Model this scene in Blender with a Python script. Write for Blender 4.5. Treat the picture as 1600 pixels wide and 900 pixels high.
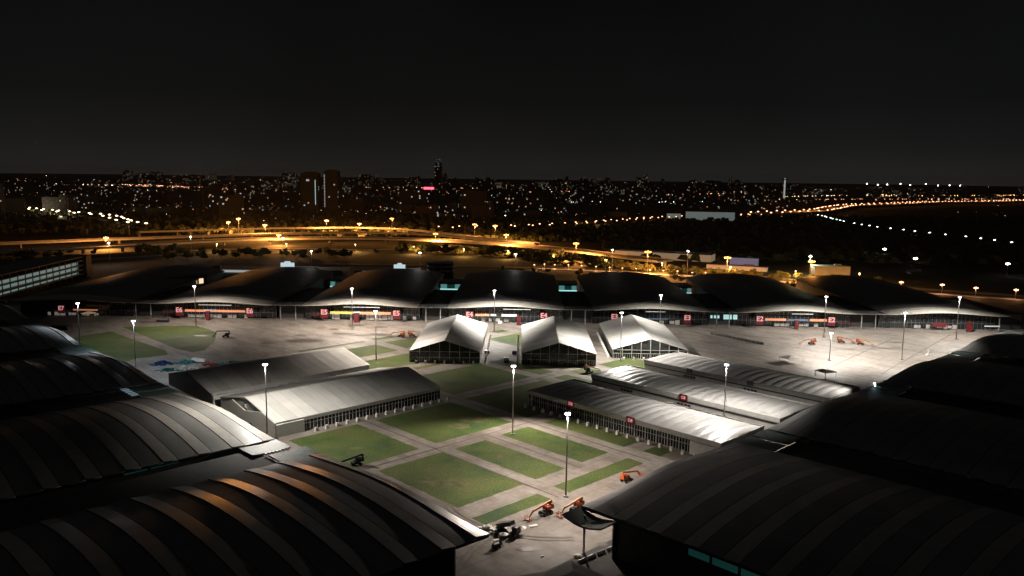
import bpy, bmesh, math, random
from mathutils import Matrix, Vector
random.seed(11)
S = bpy.context.scene
COL = S.collection
for o in list(bpy.data.objects): bpy.data.objects.remove(o)

# ------------------------------------------------------------------ camera
CAM_H = 105.0
yaw, pitch, roll = [math.radians(a) for a in (-0.774407, -7.774677, 0.756479)]
F = Vector((math.sin(yaw)*math.cos(pitch), math.cos(yaw)*math.cos(pitch), math.sin(pitch)))
R0 = Vector((math.cos(yaw), -math.sin(yaw), 0)); U0 = R0.cross(F)
R = math.cos(roll)*R0 + math.sin(roll)*U0
U = -math.sin(roll)*R0 + math.cos(roll)*U0
cd = bpy.data.cameras.new('camera'); cam = bpy.data.objects.new('camera', cd); COL.objects.link(cam)
cam.matrix_world = Matrix(((R.x, U.x, -F.x, 0), (R.y, U.y, -F.y, 0), (R.z, U.z, -F.z, CAM_H), (0, 0, 0, 1)))
cd.sensor_width = 36; cd.lens = 1259.02/1600*36; cd.clip_start = 1; cd.clip_end = 60000
S.camera = cam

# ------------------------------------------------------------------ night sky, sky-glow fill lamp, exposure
w = bpy.data.worlds.new('World'); S.world = w; w.use_nodes = True
nt = w.node_tree; nt.nodes.clear()
out = nt.nodes.new('ShaderNodeOutputWorld'); bg = nt.nodes.new('ShaderNodeBackground')
tc = nt.nodes.new('ShaderNodeTexCoord'); sep = nt.nodes.new('ShaderNodeSeparateXYZ'); cr = nt.nodes.new('ShaderNodeValToRGB')
nt.links.new(tc.outputs['Generated'], sep.inputs[0]); nt.links.new(sep.outputs['Z'], cr.inputs[0])
E_ = cr.color_ramp.elements
E_[0].position = 0.0; E_[0].color = (0.0185, 0.0180, 0.0165, 1)
E_[1].position = 1.0; E_[1].color = (0.0022, 0.0024, 0.0026, 1)
for p, c in ((0.012, (0.0150, 0.0152, 0.0143)), (0.04, (0.0092, 0.0098, 0.0096)), (0.09, (0.0052, 0.0058, 0.0058)), (0.2, (0.0036, 0.0038, 0.0039))):
    e = E_.new(p); e.color = (*c, 1)
sky = nt.nodes.new('ShaderNodeTexSky'); sky.sky_type = 'NISHITA'; sky.sun_disc = False
sky.sun_elevation = math.radians(-4); sky.sun_rotation = math.radians(200)
bg2 = nt.nodes.new('ShaderNodeBackground'); bg2.inputs[1].default_value = 0.004; nt.links.new(sky.outputs[0], bg2.inputs[0])
addn = nt.nodes.new('ShaderNodeAddShader')
sn_ = nt.nodes.new('ShaderNodeTexNoise'); sn_.inputs['Scale'].default_value = 2.2; sn_.inputs['Detail'].default_value = 4; nt.links.new(tc.outputs['Generated'], sn_.inputs['Vector'])
mr_ = nt.nodes.new('ShaderNodeMapRange'); mr_.inputs['From Min'].default_value = .3; mr_.inputs['From Max'].default_value = .7; mr_.inputs['To Min'].default_value = 0.72; mr_.inputs['To Max'].default_value = 1.2; nt.links.new(sn_.outputs[0], mr_.inputs['Value'])
vs_ = nt.nodes.new('ShaderNodeVectorMath'); vs_.operation = 'SCALE'; nt.links.new(cr.outputs[0], vs_.inputs[0]); nt.links.new(mr_.outputs[0], vs_.inputs['Scale']); nt.links.new(vs_.outputs[0], bg.inputs[0]); bg.inputs[1].default_value = 1.0
nt.links.new(bg.outputs[0], addn.inputs[0]); nt.links.new(bg2.outputs[0], addn.inputs[1]); nt.links.new(addn.outputs[0], out.inputs[0])
md = bpy.data.lights.new('sky_glow_fill', 'SUN'); md.energy = 0.009; md.angle = math.radians(30); md.color = (1.0, 0.98, 0.95)  # added dim lamp standing in for sky glow on the dark roofs
mo = bpy.data.objects.new('sky_glow_fill', md); COL.objects.link(mo); mo.rotation_euler = (math.radians(25), math.radians(-15), 0)
S.view_settings.view_transform = 'Standard'; S.view_settings.look = 'None'; S.view_settings.exposure = 0; S.view_settings.gamma = 1
S.render.engine = 'CYCLES'
LAMP = 120000.0        # watts of one courtyard floodlight mast

# ------------------------------------------------------------------ materials
MATS = {}
def nodes(m):
    m.use_nodes = True; return m.node_tree, m.node_tree.nodes['Principled BSDF']
def mat(name, col, rough=0.7, metal=0.0, var=0.15, scale=0.3, bump=0.0, detail=6, col2=None, world=False, spec=0.5):
    m = bpy.data.materials.new(name); t, b = nodes(m); MATS[name] = m
    b.inputs['Roughness'].default_value = rough; b.inputs['Metallic'].default_value = metal
    b.inputs['Specular IOR Level'].default_value = spec
    n = t.nodes.new('ShaderNodeTexNoise'); n.inputs['Scale'].default_value = scale; n.inputs['Detail'].default_value = detail
    if world:
        g = t.nodes.new('ShaderNodeNewGeometry'); t.links.new(g.outputs['Position'], n.inputs['Vector'])
    else:
        g = t.nodes.new('ShaderNodeTexCoord'); t.links.new(g.outputs['Object'], n.inputs['Vector'])
    r = t.nodes.new('ShaderNodeValToRGB'); t.links.new(n.outputs[0], r.inputs[0])
    c2 = col2 or tuple(c*(1+var) for c in col)
    r.color_ramp.elements[0].position = 0.35; r.color_ramp.elements[0].color = (*[c*(1-var) for c in col], 1)
    r.color_ramp.elements[1].position = 0.68; r.color_ramp.elements[1].color = (*c2, 1)
    t.links.new(r.outputs[0], b.inputs['Base Color'])
    if bump:
        bp = t.nodes.new('ShaderNodeBump'); bp.inputs['Strength'].default_value = bump; bp.inputs['Distance'].default_value = 0.3
        t.links.new(n.outputs[0], bp.inputs['Height']); t.links.new(bp.outputs[0], b.inputs['Normal'])
    return m
def emi(name, col, s, sample=False):
    m = bpy.data.materials.new(name); t, b = nodes(m); MATS[name] = m
    b.inputs['Base Color'].default_value = (*[c*0.5 for c in col], 1); b.inputs['Emission Color'].default_value = (*col, 1)
    b.inputs['Emission Strength'].default_value = s
    if not sample: m.cycles.emission_sampling = 'NONE'
    return m

def plaza_mat():
    m = bpy.data.materials.new('plaza_concrete'); t, b = nodes(m); L = t.links.new
    g = t.nodes.new('ShaderNodeNewGeometry')
    rot = t.nodes.new('ShaderNodeMapping'); rot.inputs['Rotation'].default_value = (0, 0, math.radians(45)); L(g.outputs['Position'], rot.inputs[0])
    def noise(s, d, vec=None):
        n = t.nodes.new('ShaderNodeTexNoise'); n.inputs['Scale'].default_value = s; n.inputs['Detail'].default_value = d
        L((vec or g.outputs['Position']), n.inputs['Vector']); return n
    def ramp(src, stops):
        r = t.nodes.new('ShaderNodeValToRGB'); L(src, r.inputs[0]); e = r.color_ramp.elements
        e[0].position, e[0].color = stops[0][0], (*stops[0][1], 1); e[1].position, e[1].color = stops[-1][0], (*stops[-1][1], 1)
        for p, c in stops[1:-1]:
            k = e.new(p); k.color = (*c, 1)
        return r
    def mul(a, b_):
        x = t.nodes.new('ShaderNodeMix'); x.data_type = 'RGBA'; x.blend_type = 'MULTIPLY'; x.inputs[0].default_value = 1
        L(a, x.inputs[6]); L(b_, x.inputs[7]); return x.outputs[2]
    base = ramp(noise(0.018, 5).outputs[0], [(0.35, (0.225, 0.198, 0.175)), (0.5, (0.285, 0.255, 0.228)), (0.65, (0.325, 0.293, 0.263))])
    fine = ramp(noise(0.35, 8).outputs[0], [(0.32, (0.82, 0.81, 0.80)), (0.6, (1.05, 1.05, 1.05))])
    st = t.nodes.new('ShaderNodeMapping'); st.inputs['Scale'].default_value = (1, 2.4, 1); L(rot.outputs[0], st.inputs[0])
    streak = ramp(noise(0.06, 7, st.outputs[0]).outputs[0], [(0.36, (0.70, 0.67, 0.64)), (0.56, (1, 1, 1))])
    br = t.nodes.new('ShaderNodeTexBrick'); L(rot.outputs[0], br.inputs[0]); br.offset = 0
    br.inputs['Color1'].default_value = (1, 1, 1, 1); br.inputs['Color2'].default_value = (0.9, 0.9, 0.9, 1); br.inputs['Mortar'].default_value = (0.60, 0.58, 0.56, 1)
    br.inputs['Scale'].default_value = 1; br.inputs['Brick Width'].default_value = 6; br.inputs['Row Height'].default_value = 6; br.inputs['Mortar Size'].default_value = 0.10
    c = mul(mul(base.outputs[0], fine.outputs[0]), mul(streak.outputs[0], br.outputs[0]))
    L(c, b.inputs['Base Color']); b.inputs['Roughness'].default_value = 0.75
    return m
def lawn_mat():
    m = bpy.data.materials.new('lawn_grass'); t, b = nodes(m); L = t.links.new
    g = t.nodes.new('ShaderNodeNewGeometry')
    n = t.nodes.new('ShaderNodeTexNoise'); n.inputs['Scale'].default_value = 0.035; n.inputs['Detail'].default_value = 9; n.inputs['Roughness'].default_value = 0.65
    L(g.outputs['Position'], n.inputs[0])
    r = t.nodes.new('ShaderNodeValToRGB'); L(n.outputs[0], r.inputs[0]); e = r.color_ramp.elements
    e[0].position = 0.36; e[0].color = (0.030, 0.066, 0.014, 1); e[1].position = 0.70; e[1].color = (0.150, 0.125, 0.060, 1)
    for p, c in ((0.47, (0.066, 0.102, 0.019)), (0.60, (0.098, 0.120, 0.028))):
        k = e.new(p); k.color = (*c, 1)
    n2 = t.nodes.new('ShaderNodeTexNoise'); n2.inputs['Scale'].default_value = 1.4; n2.inputs['Detail'].default_value = 6; L(g.outputs['Position'], n2.inputs[0])
    r2 = t.nodes.new('ShaderNodeValToRGB'); L(n2.outputs[0], r2.inputs[0]); r2.color_ramp.elements[0].position = 0.3; r2.color_ramp.elements[0].color = (0.6, 0.6, 0.6, 1)
    r2.color_ramp.elements[1].position = 0.65; r2.color_ramp.elements[1].color = (1.2, 1.2, 1.2, 1)
    x = t.nodes.new('ShaderNodeMix'); x.data_type = 'RGBA'; x.blend_type = 'MULTIPLY'; x.inputs[0].default_value = 1
    L(r.outputs[0], x.inputs[6]); L(r2.outputs[0], x.inputs[7]); L(x.outputs[2], b.inputs['Base Color']); b.inputs['Roughness'].default_value = 0.9
    bp = t.nodes.new('ShaderNodeBump'); bp.inputs['Strength'].default_value = 0.5; bp.inputs['Distance'].default_value = 0.2; L(n2.outputs[0], bp.inputs['Height']); L(bp.outputs[0], b.inputs['Normal'])
    return m
def window_mat(name, wall, lit, cols, strength, cell=(3.6, 3.6, 3.3)):
    """dark wall with a sparse random grid of lit windows"""
    m = bpy.data.materials.new(name); t, b = nodes(m); L = t.links.new
    g = t.nodes.new('ShaderNodeNewGeometry')
    sn = t.nodes.new('ShaderNodeVectorMath'); sn.operation = 'SNAP'; sn.inputs[1].default_value = cell; L(g.outputs['Position'], sn.inputs[0])
    wn = t.nodes.new('ShaderNodeTexWhiteNoise'); wn.noise_dimensions = '3D'; L(sn.outputs[0], wn.inputs['Vector'])
    gt = t.nodes.new('ShaderNodeMath'); gt.operation = 'GREATER_THAN'; gt.inputs[1].default_value = 1-lit; L(wn.outputs['Value'], gt.inputs[0])
    sp = t.nodes.new('ShaderNodeSeparateXYZ'); L(g.outputs['Normal'], sp.inputs[0])
    ab = t.nodes.new('ShaderNodeMath'); ab.operation = 'ABSOLUTE'; L(sp.outputs['Z'], ab.inputs[0])
    lt = t.nodes.new('ShaderNodeMath'); lt.operation = 'LESS_THAN'; lt.inputs[1].default_value = 0.5; L(ab.outputs[0], lt.inputs[0])
    mu = t.nodes.new('ShaderNodeMath'); mu.operation = 'MULTIPLY'; L(gt.outputs[0], mu.inputs[0]); L(lt.outputs[0], mu.inputs[1])
    sc = t.nodes.new('ShaderNodeMath'); sc.operation = 'MULTIPLY'; sc.inputs[1].default_value = strength; L(mu.outputs[0], sc.inputs[0])
    sx = t.nodes.new('ShaderNodeSeparateColor'); L(wn.outputs['Color'], sx.inputs[0])
    r = t.nodes.new('ShaderNodeValToRGB'); r.color_ramp.interpolation = 'CONSTANT'; L(sx.outputs[1], r.inputs[0])
    e = r.color_ramp.elements; e[0].position = 0; e[0].color = (*cols[0], 1); e[1].position = 1/len(cols); e[1].color = (*cols[1], 1)
    for i in range(2, len(cols)):
        k = e.new(i/len(cols)); k.color = (*cols[i], 1)
    L(r.outputs[0], b.inputs['Emission Color']); L(sc.outputs[0], b.inputs['Emission Strength'])
    b.inputs['Base Color'].default_value = (*wall, 1); b.inputs['Roughness'].default_value = 0.8
    m.cycles.emission_sampling = 'NONE'
    return m

def tent_mat(name, col, rough, bay, var=0.16):
    m = mat(name, col, rough, var=0.07, scale=0.15); t = m.node_tree; b = t.nodes['Principled BSDF']; L = t.links.new
    src = b.inputs['Base Color'].links[0].from_socket
    tc_ = t.nodes.new('ShaderNodeTexCoord'); sp = t.nodes.new('ShaderNodeSeparateXYZ'); L(tc_.outputs['Object'], sp.inputs[0])
    dv = t.nodes.new('ShaderNodeMath'); dv.operation = 'DIVIDE'; dv.inputs[1].default_value = bay; L(sp.outputs['Y'], dv.inputs[0])
    fl = t.nodes.new('ShaderNodeMath'); fl.operation = 'FLOOR'; L(dv.outputs[0], fl.inputs[0]); fr = t.nodes.new('ShaderNodeMath'); fr.operation = 'FRACT'; L(dv.outputs[0], fr.inputs[0])
    wn = t.nodes.new('ShaderNodeTexWhiteNoise'); wn.noise_dimensions = '1D'; L(fl.outputs[0], wn.inputs['W'])
    mr = t.nodes.new('ShaderNodeMapRange'); mr.inputs['To Min'].default_value = 1-var; mr.inputs['To Max'].default_value = 1.04; L(wn.outputs['Value'], mr.inputs['Value'])
    sm = t.nodes.new('ShaderNodeMath'); sm.operation = 'GREATER_THAN'; sm.inputs[1].default_value = 0.045; L(fr.outputs[0], sm.inputs[0])
    mm = t.nodes.new('ShaderNodeMath'); mm.operation = 'MULTIPLY_ADD'; mm.inputs[1].default_value = 0.3; mm.inputs[2].default_value = 0.7; L(sm.outputs[0], mm.inputs[0])
    pr = t.nodes.new('ShaderNodeMath'); pr.operation = 'MULTIPLY'; L(mr.outputs[0], pr.inputs[0]); L(mm.outputs[0], pr.inputs[1])
    vm = t.nodes.new('ShaderNodeVectorMath'); vm.operation = 'SCALE'; L(src, vm.inputs[0]); L(pr.outputs[0], vm.inputs['Scale']); L(vm.outputs[0], b.inputs['Base Color'])
    return m

M = dict(
    plaza=plaza_mat(), lawn=lawn_mat(),
    land=mat('dark_land', (0.028, 0.030, 0.018), 0.95, var=0.4, scale=0.01, world=True, detail=8),
    asphalt=mat('asphalt', (0.06, 0.058, 0.055), 0.85, var=0.2, scale=0.2, world=True),
    deck=mat('road_deck', (0.30, 0.28, 0.26), 0.8, var=0.2, scale=0.05, world=True),
    concrete=mat('concrete', (0.3, 0.29, 0.27), 0.8, var=0.15, scale=0.3),
    curb=mat('parapet_concrete', (0.40, 0.38, 0.35), 0.8, var=0.12, scale=0.3),
    joint=mat('drain_joint', (0.13, 0.11, 0.095), 0.9, var=0.3, scale=0.6, world=True),
    dry=mat('dry_grass', (0.105, 0.110, 0.040), 0.95, var=0.35, scale=0.35, world=True, detail=9),
    track=mat('tyre_track', (0.17, 0.155, 0.14), 0.8, var=0.25, scale=0.4, world=True),
    stain=mat('damp_stain', (0.10, 0.085, 0.075), 0.5, var=0.3, scale=0.8, world=True),
    roofm=mat('hall_roof_sheet', (0.25, 0.25, 0.25), 0.6, 0.0, var=0.12, scale=0.12),
    bandr=mat('right_hall_roof_strip', (0.35, 0.35, 0.35), 0.62, 0.0, var=0.1, scale=0.3),
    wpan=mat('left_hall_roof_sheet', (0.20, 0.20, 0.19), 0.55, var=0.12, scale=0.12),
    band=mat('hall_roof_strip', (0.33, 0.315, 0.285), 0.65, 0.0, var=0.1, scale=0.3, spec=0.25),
    bandg=mat('glossy_roof_strip', (0.24, 0.23, 0.215), 0.28, 0.0, var=0.15, scale=0.3),
    seam=mat('hall_roof_gutter', (0.03, 0.03, 0.03), 0.8),
    lip=mat('pale_lit_canopy_metal', (0.58, 0.56, 0.50), 0.45, 0.2, var=0.08, scale=0.3),  # paler than the roof sheet: mast light on the lip put into colour
    soffit=mat('canopy_green_sheet', (0.10, 0.14, 0.13), 0.6, var=0.2, scale=0.5),
    glass=mat('dark_glass', (0.012, 0.016, 0.018), 0.12, var=0.3, scale=0.5, spec=0.6),
    darkwall=mat('dark_cladding', (0.09, 0.09, 0.09), 0.6, var=0.25, scale=0.3),
    steel=mat('grey_steel', (0.35, 0.35, 0.34), 0.5, 0.4, var=0.1, scale=1),
    mullion=mat('white_mullion', (0.42, 0.42, 0.41), 0.5, var=0.08, scale=1),
    pvc=tent_mat('white_membrane', (0.60, 0.59, 0.56), 0.7, 5.0),
    pvcr=mat('ribbed_white_membrane', (0.56, 0.55, 0.54), 0.42, var=0.05, scale=0.15),
    pvcg=tent_mat('grey_membrane', (0.52, 0.51, 0.48), 0.7, 5.0, .22),
    fascia=mat('pale_fascia', (0.42, 0.41, 0.39), 0.55, var=0.1, scale=0.5),
    panel=mat('pale_wall_panel', (0.46, 0.46, 0.43), 0.6, var=0.08, scale=0.5),
    block=mat('ballast_white', (0.62, 0.60, 0.56), 0.7, var=0.1, scale=2),
    pole=mat('galvanised_pole', (0.34, 0.33, 0.32), 0.45, 0.3, var=0.1, scale=1),
    lift=mat('orange_machine_paint', (0.42, 0.085, 0.025), 0.45, var=0.15, scale=2),
    lifty=mat('faded_boom_paint', (0.50, 0.22, 0.09), 0.5, var=0.15, scale=2),
    tyre=mat('black_rubber', (0.02, 0.02, 0.02), 0.9),
    black=mat('black_paint', (0.02, 0.022, 0.028), 0.45),
    white=mat('white_paint', (0.62, 0.61, 0.58), 0.5),
    blue=mat('blue_tarpaulin', (0.010, 0.035, 0.12), 0.45, var=0.3, scale=0.8, bump=0.5),
    teal=mat('teal_tarpaulin', (0.015, 0.13, 0.13), 0.5, var=0.35, scale=0.8, bump=0.5),
    redp=mat('red_panel', (0.30, 0.03, 0.03), 0.5),
    bark=mat('bark', (0.08, 0.06, 0.04), 0.9),
    leafa=mat('leaves_olive', (0.13, 0.125, 0.03), 0.8, var=0.45, scale=0.6),
    leafb=mat('leaves_dark', (0.06, 0.07, 0.022), 0.8, var=0.45, scale=0.6),
    bwall=mat('warehouse_wall', (0.35, 0.34, 0.32), 0.8, var=0.12, scale=0.1),
    dim=mat('dim_building_wall', (0.10, 0.10, 0.11), 0.85, var=0.2, scale=0.05),
)
WHITE = (1, 0.93, 0.83); COOL = (0.72, 0.86, 1.0); ORANGE = (1.0, 0.42, 0.09)
EM = dict(
    lampw=emi('lit_lamp_warm_white', WHITE, 22), lampc=emi('lit_lamp_cool_white', COOL, 18), lampo=emi('lit_lamp_orange', (1, 0.50, 0.13), 9),
    ringo=emi('lamp_halo_orange', (1, 0.36, 0.07), 3.2), lampy=emi('lit_lamp_yellow_white', (1, 0.76, 0.45), 9), lampp=emi('lit_lamp_pinkish_orange', (1, 0.44, 0.22), 7),
    lampg=emi('lit_lamp_greenish_white', (0.85, 1.0, 0.88), 9),
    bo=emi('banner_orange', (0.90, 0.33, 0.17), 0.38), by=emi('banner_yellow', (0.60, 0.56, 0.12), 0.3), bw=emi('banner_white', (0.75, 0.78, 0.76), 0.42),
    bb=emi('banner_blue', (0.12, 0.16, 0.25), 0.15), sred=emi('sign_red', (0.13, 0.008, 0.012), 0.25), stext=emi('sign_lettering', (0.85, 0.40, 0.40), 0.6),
    low=emi('lit_ground_floor', (0.42, 0.38, 0.34), 0.28), tealg=emi('lit_teal_glass', (0.16, 0.48, 0.46), 0.42), tealb=emi('bright_teal_strip', (0.45, 0.95, 0.9), 0.9),
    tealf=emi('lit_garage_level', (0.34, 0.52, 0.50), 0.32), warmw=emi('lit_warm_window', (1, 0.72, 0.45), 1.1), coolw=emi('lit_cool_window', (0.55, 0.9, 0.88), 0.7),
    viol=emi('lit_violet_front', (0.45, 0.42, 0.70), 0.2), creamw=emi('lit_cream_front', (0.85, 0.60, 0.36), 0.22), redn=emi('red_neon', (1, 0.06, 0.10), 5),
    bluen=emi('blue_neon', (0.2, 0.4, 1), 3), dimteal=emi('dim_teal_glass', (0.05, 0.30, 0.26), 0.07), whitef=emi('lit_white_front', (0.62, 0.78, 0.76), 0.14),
    slat=emi('glowing_glass_slat', (0.30, 0.42, 0.50), 0.35), signw=emi('lit_roof_sign', (0.66, 0.85, 0.9), 0.75),
)
BM = [window_mat('city_wall_%s' % n, wcol, lit, cols, st) for n, wcol, lit, cols, st in (
    ('dim', (0.05, 0.05, 0.055), 0.006, [(1, .75, .45), (.7, .9, 1), (1, .8, .5)], 0.5),
    ('sparse', (0.06, 0.055, 0.05), 0.016, [(1, .65, .35), (.8, .95, 1), (1, .8, .55)], 0.6),
    ('busy', (0.05, 0.055, 0.06), 0.04, [(.7, .95, 1), (1, .7, .4), (1, .85, .6)], 0.4))]

# ------------------------------------------------------------------ helpers
class MB:
    def __init__(s): s.v = []; s.f = []
    def add(s, vs, fs):
        n = len(s.v); s.v += [tuple(v) for v in vs]; s.f += [tuple(i+n for i in f) for f in fs]; return s
    def box(s, c, d, rz=0, taper=1.0):
        hx, hy, hz = d[0]/2, d[1]/2, d[2]/2; vs = []
        ca, sa = math.cos(rz), math.sin(rz)
        for z, k in ((-hz, 1), (hz, taper)):
            for x, y in ((-hx, -hy), (hx, -hy), (hx, hy), (-hx, hy)):
                x, y2 = x*k, y*k; vs.append((c[0]+x*ca-y2*sa, c[1]+x*sa+y2*ca, c[2]+z))
        return s.add(vs, [(3, 2, 1, 0), (4, 5, 6, 7), (0, 1, 5, 4), (1, 2, 6, 5), (2, 3, 7, 6), (3, 0, 4, 7)])
    def tube(s, a, b, r0, r1=None, n=8):
        r1 = r0 if r1 is None else r1; a, b = Vector(a), Vector(b); d = (b-a).normalized()
        x = d.orthogonal().normalized(); y = d.cross(x); vs = []
        for p, r in ((a, r0), (b, r1)):
            for i in range(n):
                t = 2*math.pi*i/n; vs.append(p+x*math.cos(t)*r+y*math.sin(t)*r)
        fs = [(i, (i+1) % n, n+(i+1) % n, n+i) for i in range(n)]+[tuple(range(n-1, -1, -1)), tuple(range(n, 2*n))]
        return s.add(vs, fs)
    def beam(s, a, b, w_, h):
        a, b = Vector(a), Vector(b); d = (b-a).normalized(); side = d.cross(Vector((0, 0, 1)))
        side = side.normalized() if side.length > 1e-4 else Vector((1, 0, 0)); up = side.cross(d)
        vs = [p+side*x*w_/2+up*y*h/2 for p in (a, b) for x, y in ((-1, -1), (1, -1), (1, 1), (-1, 1))]
        return s.add(vs, [(3, 2, 1, 0), (4, 5, 6, 7), (0, 1, 5, 4), (1, 2, 6, 5), (2, 3, 7, 6), (3, 0, 4, 7)])
    def slab(s, pts, z0, z1):
        n = len(pts); vs = [(x, y, z0) for x, y in pts]+[(x, y, z1) for x, y in pts]
        return s.add(vs, [tuple(range(n-1, -1, -1)), tuple(range(n, 2*n))]+[(i, (i+1) % n, n+(i+1) % n, n+i) for i in range(n)])
    def grid(s, fn, xs, ys, thick=0.25):
        nx, ny = len(xs), len(ys); n0 = nx*ny
        top = [fn(x, y) for y in ys for x in xs]
        s.add(top, [(j*nx+i, j*nx+i+1, (j+1)*nx+i+1, (j+1)*nx+i) for j in range(ny-1) for i in range(nx-1)])
        vs = [(p[0], p[1], p[2]-0.01) for p in top]+[(p[0], p[1], p[2]-thick) for p in top]; fs = []
        for j in range(ny-1):
            for i in range(nx-1):
                a = j*nx+i; fs.append((n0+a+nx, n0+a+nx+1, n0+a+1, n0+a))
        for i in range(nx-1):
            a = i; fs.append((n0+a, n0+a+1, a+1, a)); a = (ny-1)*nx+i; fs.append((a, a+1, n0+a+1, n0+a))
        for j in range(ny-1):
            a = j*nx; fs.append((a, a+nx, n0+a+nx, n0+a)); a = j*nx+nx-1; fs.append((n0+a, n0+a+nx, a+nx, a))
        return s.add(vs, fs)
    def orb(s, c, r):
        x, y, z = c
        return s.add([(x+r, y, z), (x-r, y, z), (x, y+r, z), (x, y-r, z), (x, y, z+r), (x, y, z-r)],
                     [(0, 2, 4), (2, 1, 4), (1, 3, 4), (3, 0, 4), (2, 0, 5), (1, 2, 5), (3, 1, 5), (0, 3, 5)])
    def build(s, name, m, parent=None, smooth=False):
        me = bpy.data.meshes.new(name); me.from_pydata(s.v, [], s.f); me.materials.append(m)
        if smooth: me.polygons.foreach_set('use_smooth', [True]*len(me.polygons))
        me.update(); o = bpy.data.objects.new(name, me); COL.objects.link(o)
        if parent: o.parent = parent
        return o
def tag(o, label=None, cat=None, group=None, kind=None):
    for k, v in (('label', label), ('category', cat), ('group', group), ('kind', kind)):
        if v: o[k] = v
    return o
def thing(name, label, cat, loc=(0, 0, 0), rz=0, group=None):
    o = bpy.data.objects.new(name, None); COL.objects.link(o); o.location = loc; o.rotation_euler = (0, 0, rz); o.empty_display_size = 1
    return tag(o, label, cat, group)
KIDS = {}
def copy_tree(o, loc=None, rz=None, label=None, group=None, parent=None, scale=None):
    c = o.copy(); COL.objects.link(c)
    if parent: c.parent = parent
    for ch in [k for k in bpy.data.objects if k.parent == o] if o not in KIDS else KIDS[o]: copy_tree(ch, parent=c)
    if loc is not None: c.location = loc
    if rz is not None: c.rotation_euler = (0, 0, rz)
    if scale is not None: c.scale = scale
    if label: c['label'] = label
    if group: c['group'] = group
    return c
def cache(o):
    KIDS[o] = [k for k in bpy.data.objects if k.parent == o]
    for k in KIDS[o]: cache(k)
def struct(name, mb, m): return tag(mb.build(name, m), kind='structure')
S2 = math.sqrt(0.5)
def UV(u, v, z=0): return ((u-v)*S2, (u+v)*S2, z)
def lin(a, b, n): return [a+(b-a)*i/(n-1) for i in range(n)]
def text_obj(txt, size, parent, loc, rot, m, name='lettering', ext=0.05):
    c = bpy.data.curves.new(name, 'FONT'); c.body = txt; c.size = size; c.extrude = ext; c.align_x = 'CENTER'; c.align_y = 'CENTER'; c.offset = 0.06*size/3
    tmp = bpy.data.objects.new('tmp', c); COL.objects.link(tmp)
    me = bpy.data.meshes.new_from_object(tmp); bpy.data.objects.remove(tmp); me.materials.clear(); me.materials.append(m); me.name = name
    o = bpy.data.objects.new(name, me); COL.objects.link(o); o.parent = parent; o.location = loc; o.rotation_euler = rot
    return o

# ------------------------------------------------------------------ ground
struct('ground', MB().add([(-30000, -2000, -0.3), (30000, -2000, -0.3), (30000, 60000, -0.3), (-30000, 60000, -0.3)], [(0, 1, 2, 3)]), M['land'])
struct('courtyard_pavement', MB().add([UV(60, 90), UV(760, 90), UV(90, 800)], [(0, 1, 2)]), M['plaza'])
def patch(name, pts, m, z=0.03, uv=True):
    vs = [UV(a, b, z) if uv else (a, b, z) for a, b in pts]; return struct(name, MB().add(vs, [tuple(range(len(vs)))]), m)
def ragged(u0, v0, u1, v1, st=2.0, j=0.22):
    p = []
    def seg(a, b):
        n = max(2, int(math.dist(a, b)/st))
        for i in range(n):
            t = i/n; p.append((a[0]+(b[0]-a[0])*t+random.uniform(-j, j), a[1]+(b[1]-a[1])*t+random.uniform(-j, j)))
    c = [(u0, v0), (u1, v0), (u1, v1), (u0, v1)]
    for i in range(4): seg(c[i], c[(i+1) % 4])
    return p
for r in [(153, 241, 185.5, 284), (194.5, 242, 237, 284), (160, 188, 190, 232.5), (196, 188.5, 212, 232), (221.5, 189, 237.5, 233), (247, 189, 258, 232.5),
          (248.5, 173, 258, 181), (158, 172.5, 187.5, 179), (196, 172.5, 238, 180), (246.5, 242, 300, 284), (246.5, 293, 300, 334), (307, 293, 318, 334), (308, 242, 318, 284),
          (256, 392, 286, 416), (242, 358, 287, 382), (240, 427, 286, 430.5), (294, 395, 315, 418), (294, 427, 312.5, 433), (350, 352, 384, 384), (371, 394, 381, 401),
          (350, 265, 378, 288), (325, 271, 339, 288), (265, 346, 287, 351), (325, 293, 342, 315)]:
    patch('lawn', ragged(*r), M['lawn'])
patch('lawn', [(148, 556), (160, 562), (177, 565), (181, 482), (178, 470), (161, 472), (150, 465), (146, 480)], M['lawn'])
patch('lawn', [(188, 577), (226, 551), (229, 540), (228, 516), (213, 487), (199, 469), (191, 467), (188, 484)], M['lawn'])
for a, b, c, d in [(189.8, 172, 190.6, 350), (241.6, 172, 242.4, 345), (216.4, 185, 217.1, 238), (318, 250, 318.6, 340), (153, 236.6, 318, 237.2), (250, 288, 318, 288.6)]:
    patch('drain_line', [(a, b), (c, b), (c, d), (a, d)], M['joint'], 0.10+0.004*(int(a+b) % 7))
for x0, y0, x1, y1 in [(120, 560, 175, 400), (250, 540, 165, 440), (300, 560, 200, 440)]:
    d = Vector((x1-x0, y1-y0)).normalized(); n = Vector((-d.y, d.x))*0.35
    patch('drain_line', [(x0-n.x, y0-n.y), (x1-n.x, y1-n.y), (x1+n.x, y1+n.y), (x0+n.x, y0+n.y)], M['joint'], 0.05, False)
def blob(x, y, a, b):
    return [(x+a*math.cos(t*math.pi/8)*random.uniform(.8, 1.15), y+b*math.sin(t*math.pi/8)*random.uniform(.8, 1.15)) for t in range(16)]
for k_, (u_, v_, a, b) in enumerate([(227, 257, 8, 6), (216, 253, 5, 4), (171, 206, 7, 4), (167, 213, 4, 3), (225, 276, 3, 5), (262, 371, 8, 5), (330, 283, 4, 3), (203, 214, 2, 2), (168, 258, 3, 2)]):
    patch('bare_patch', blob(*UV(u_, v_)[:2], a, b), M['dry'], 0.055+k_*.004, False)
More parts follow.
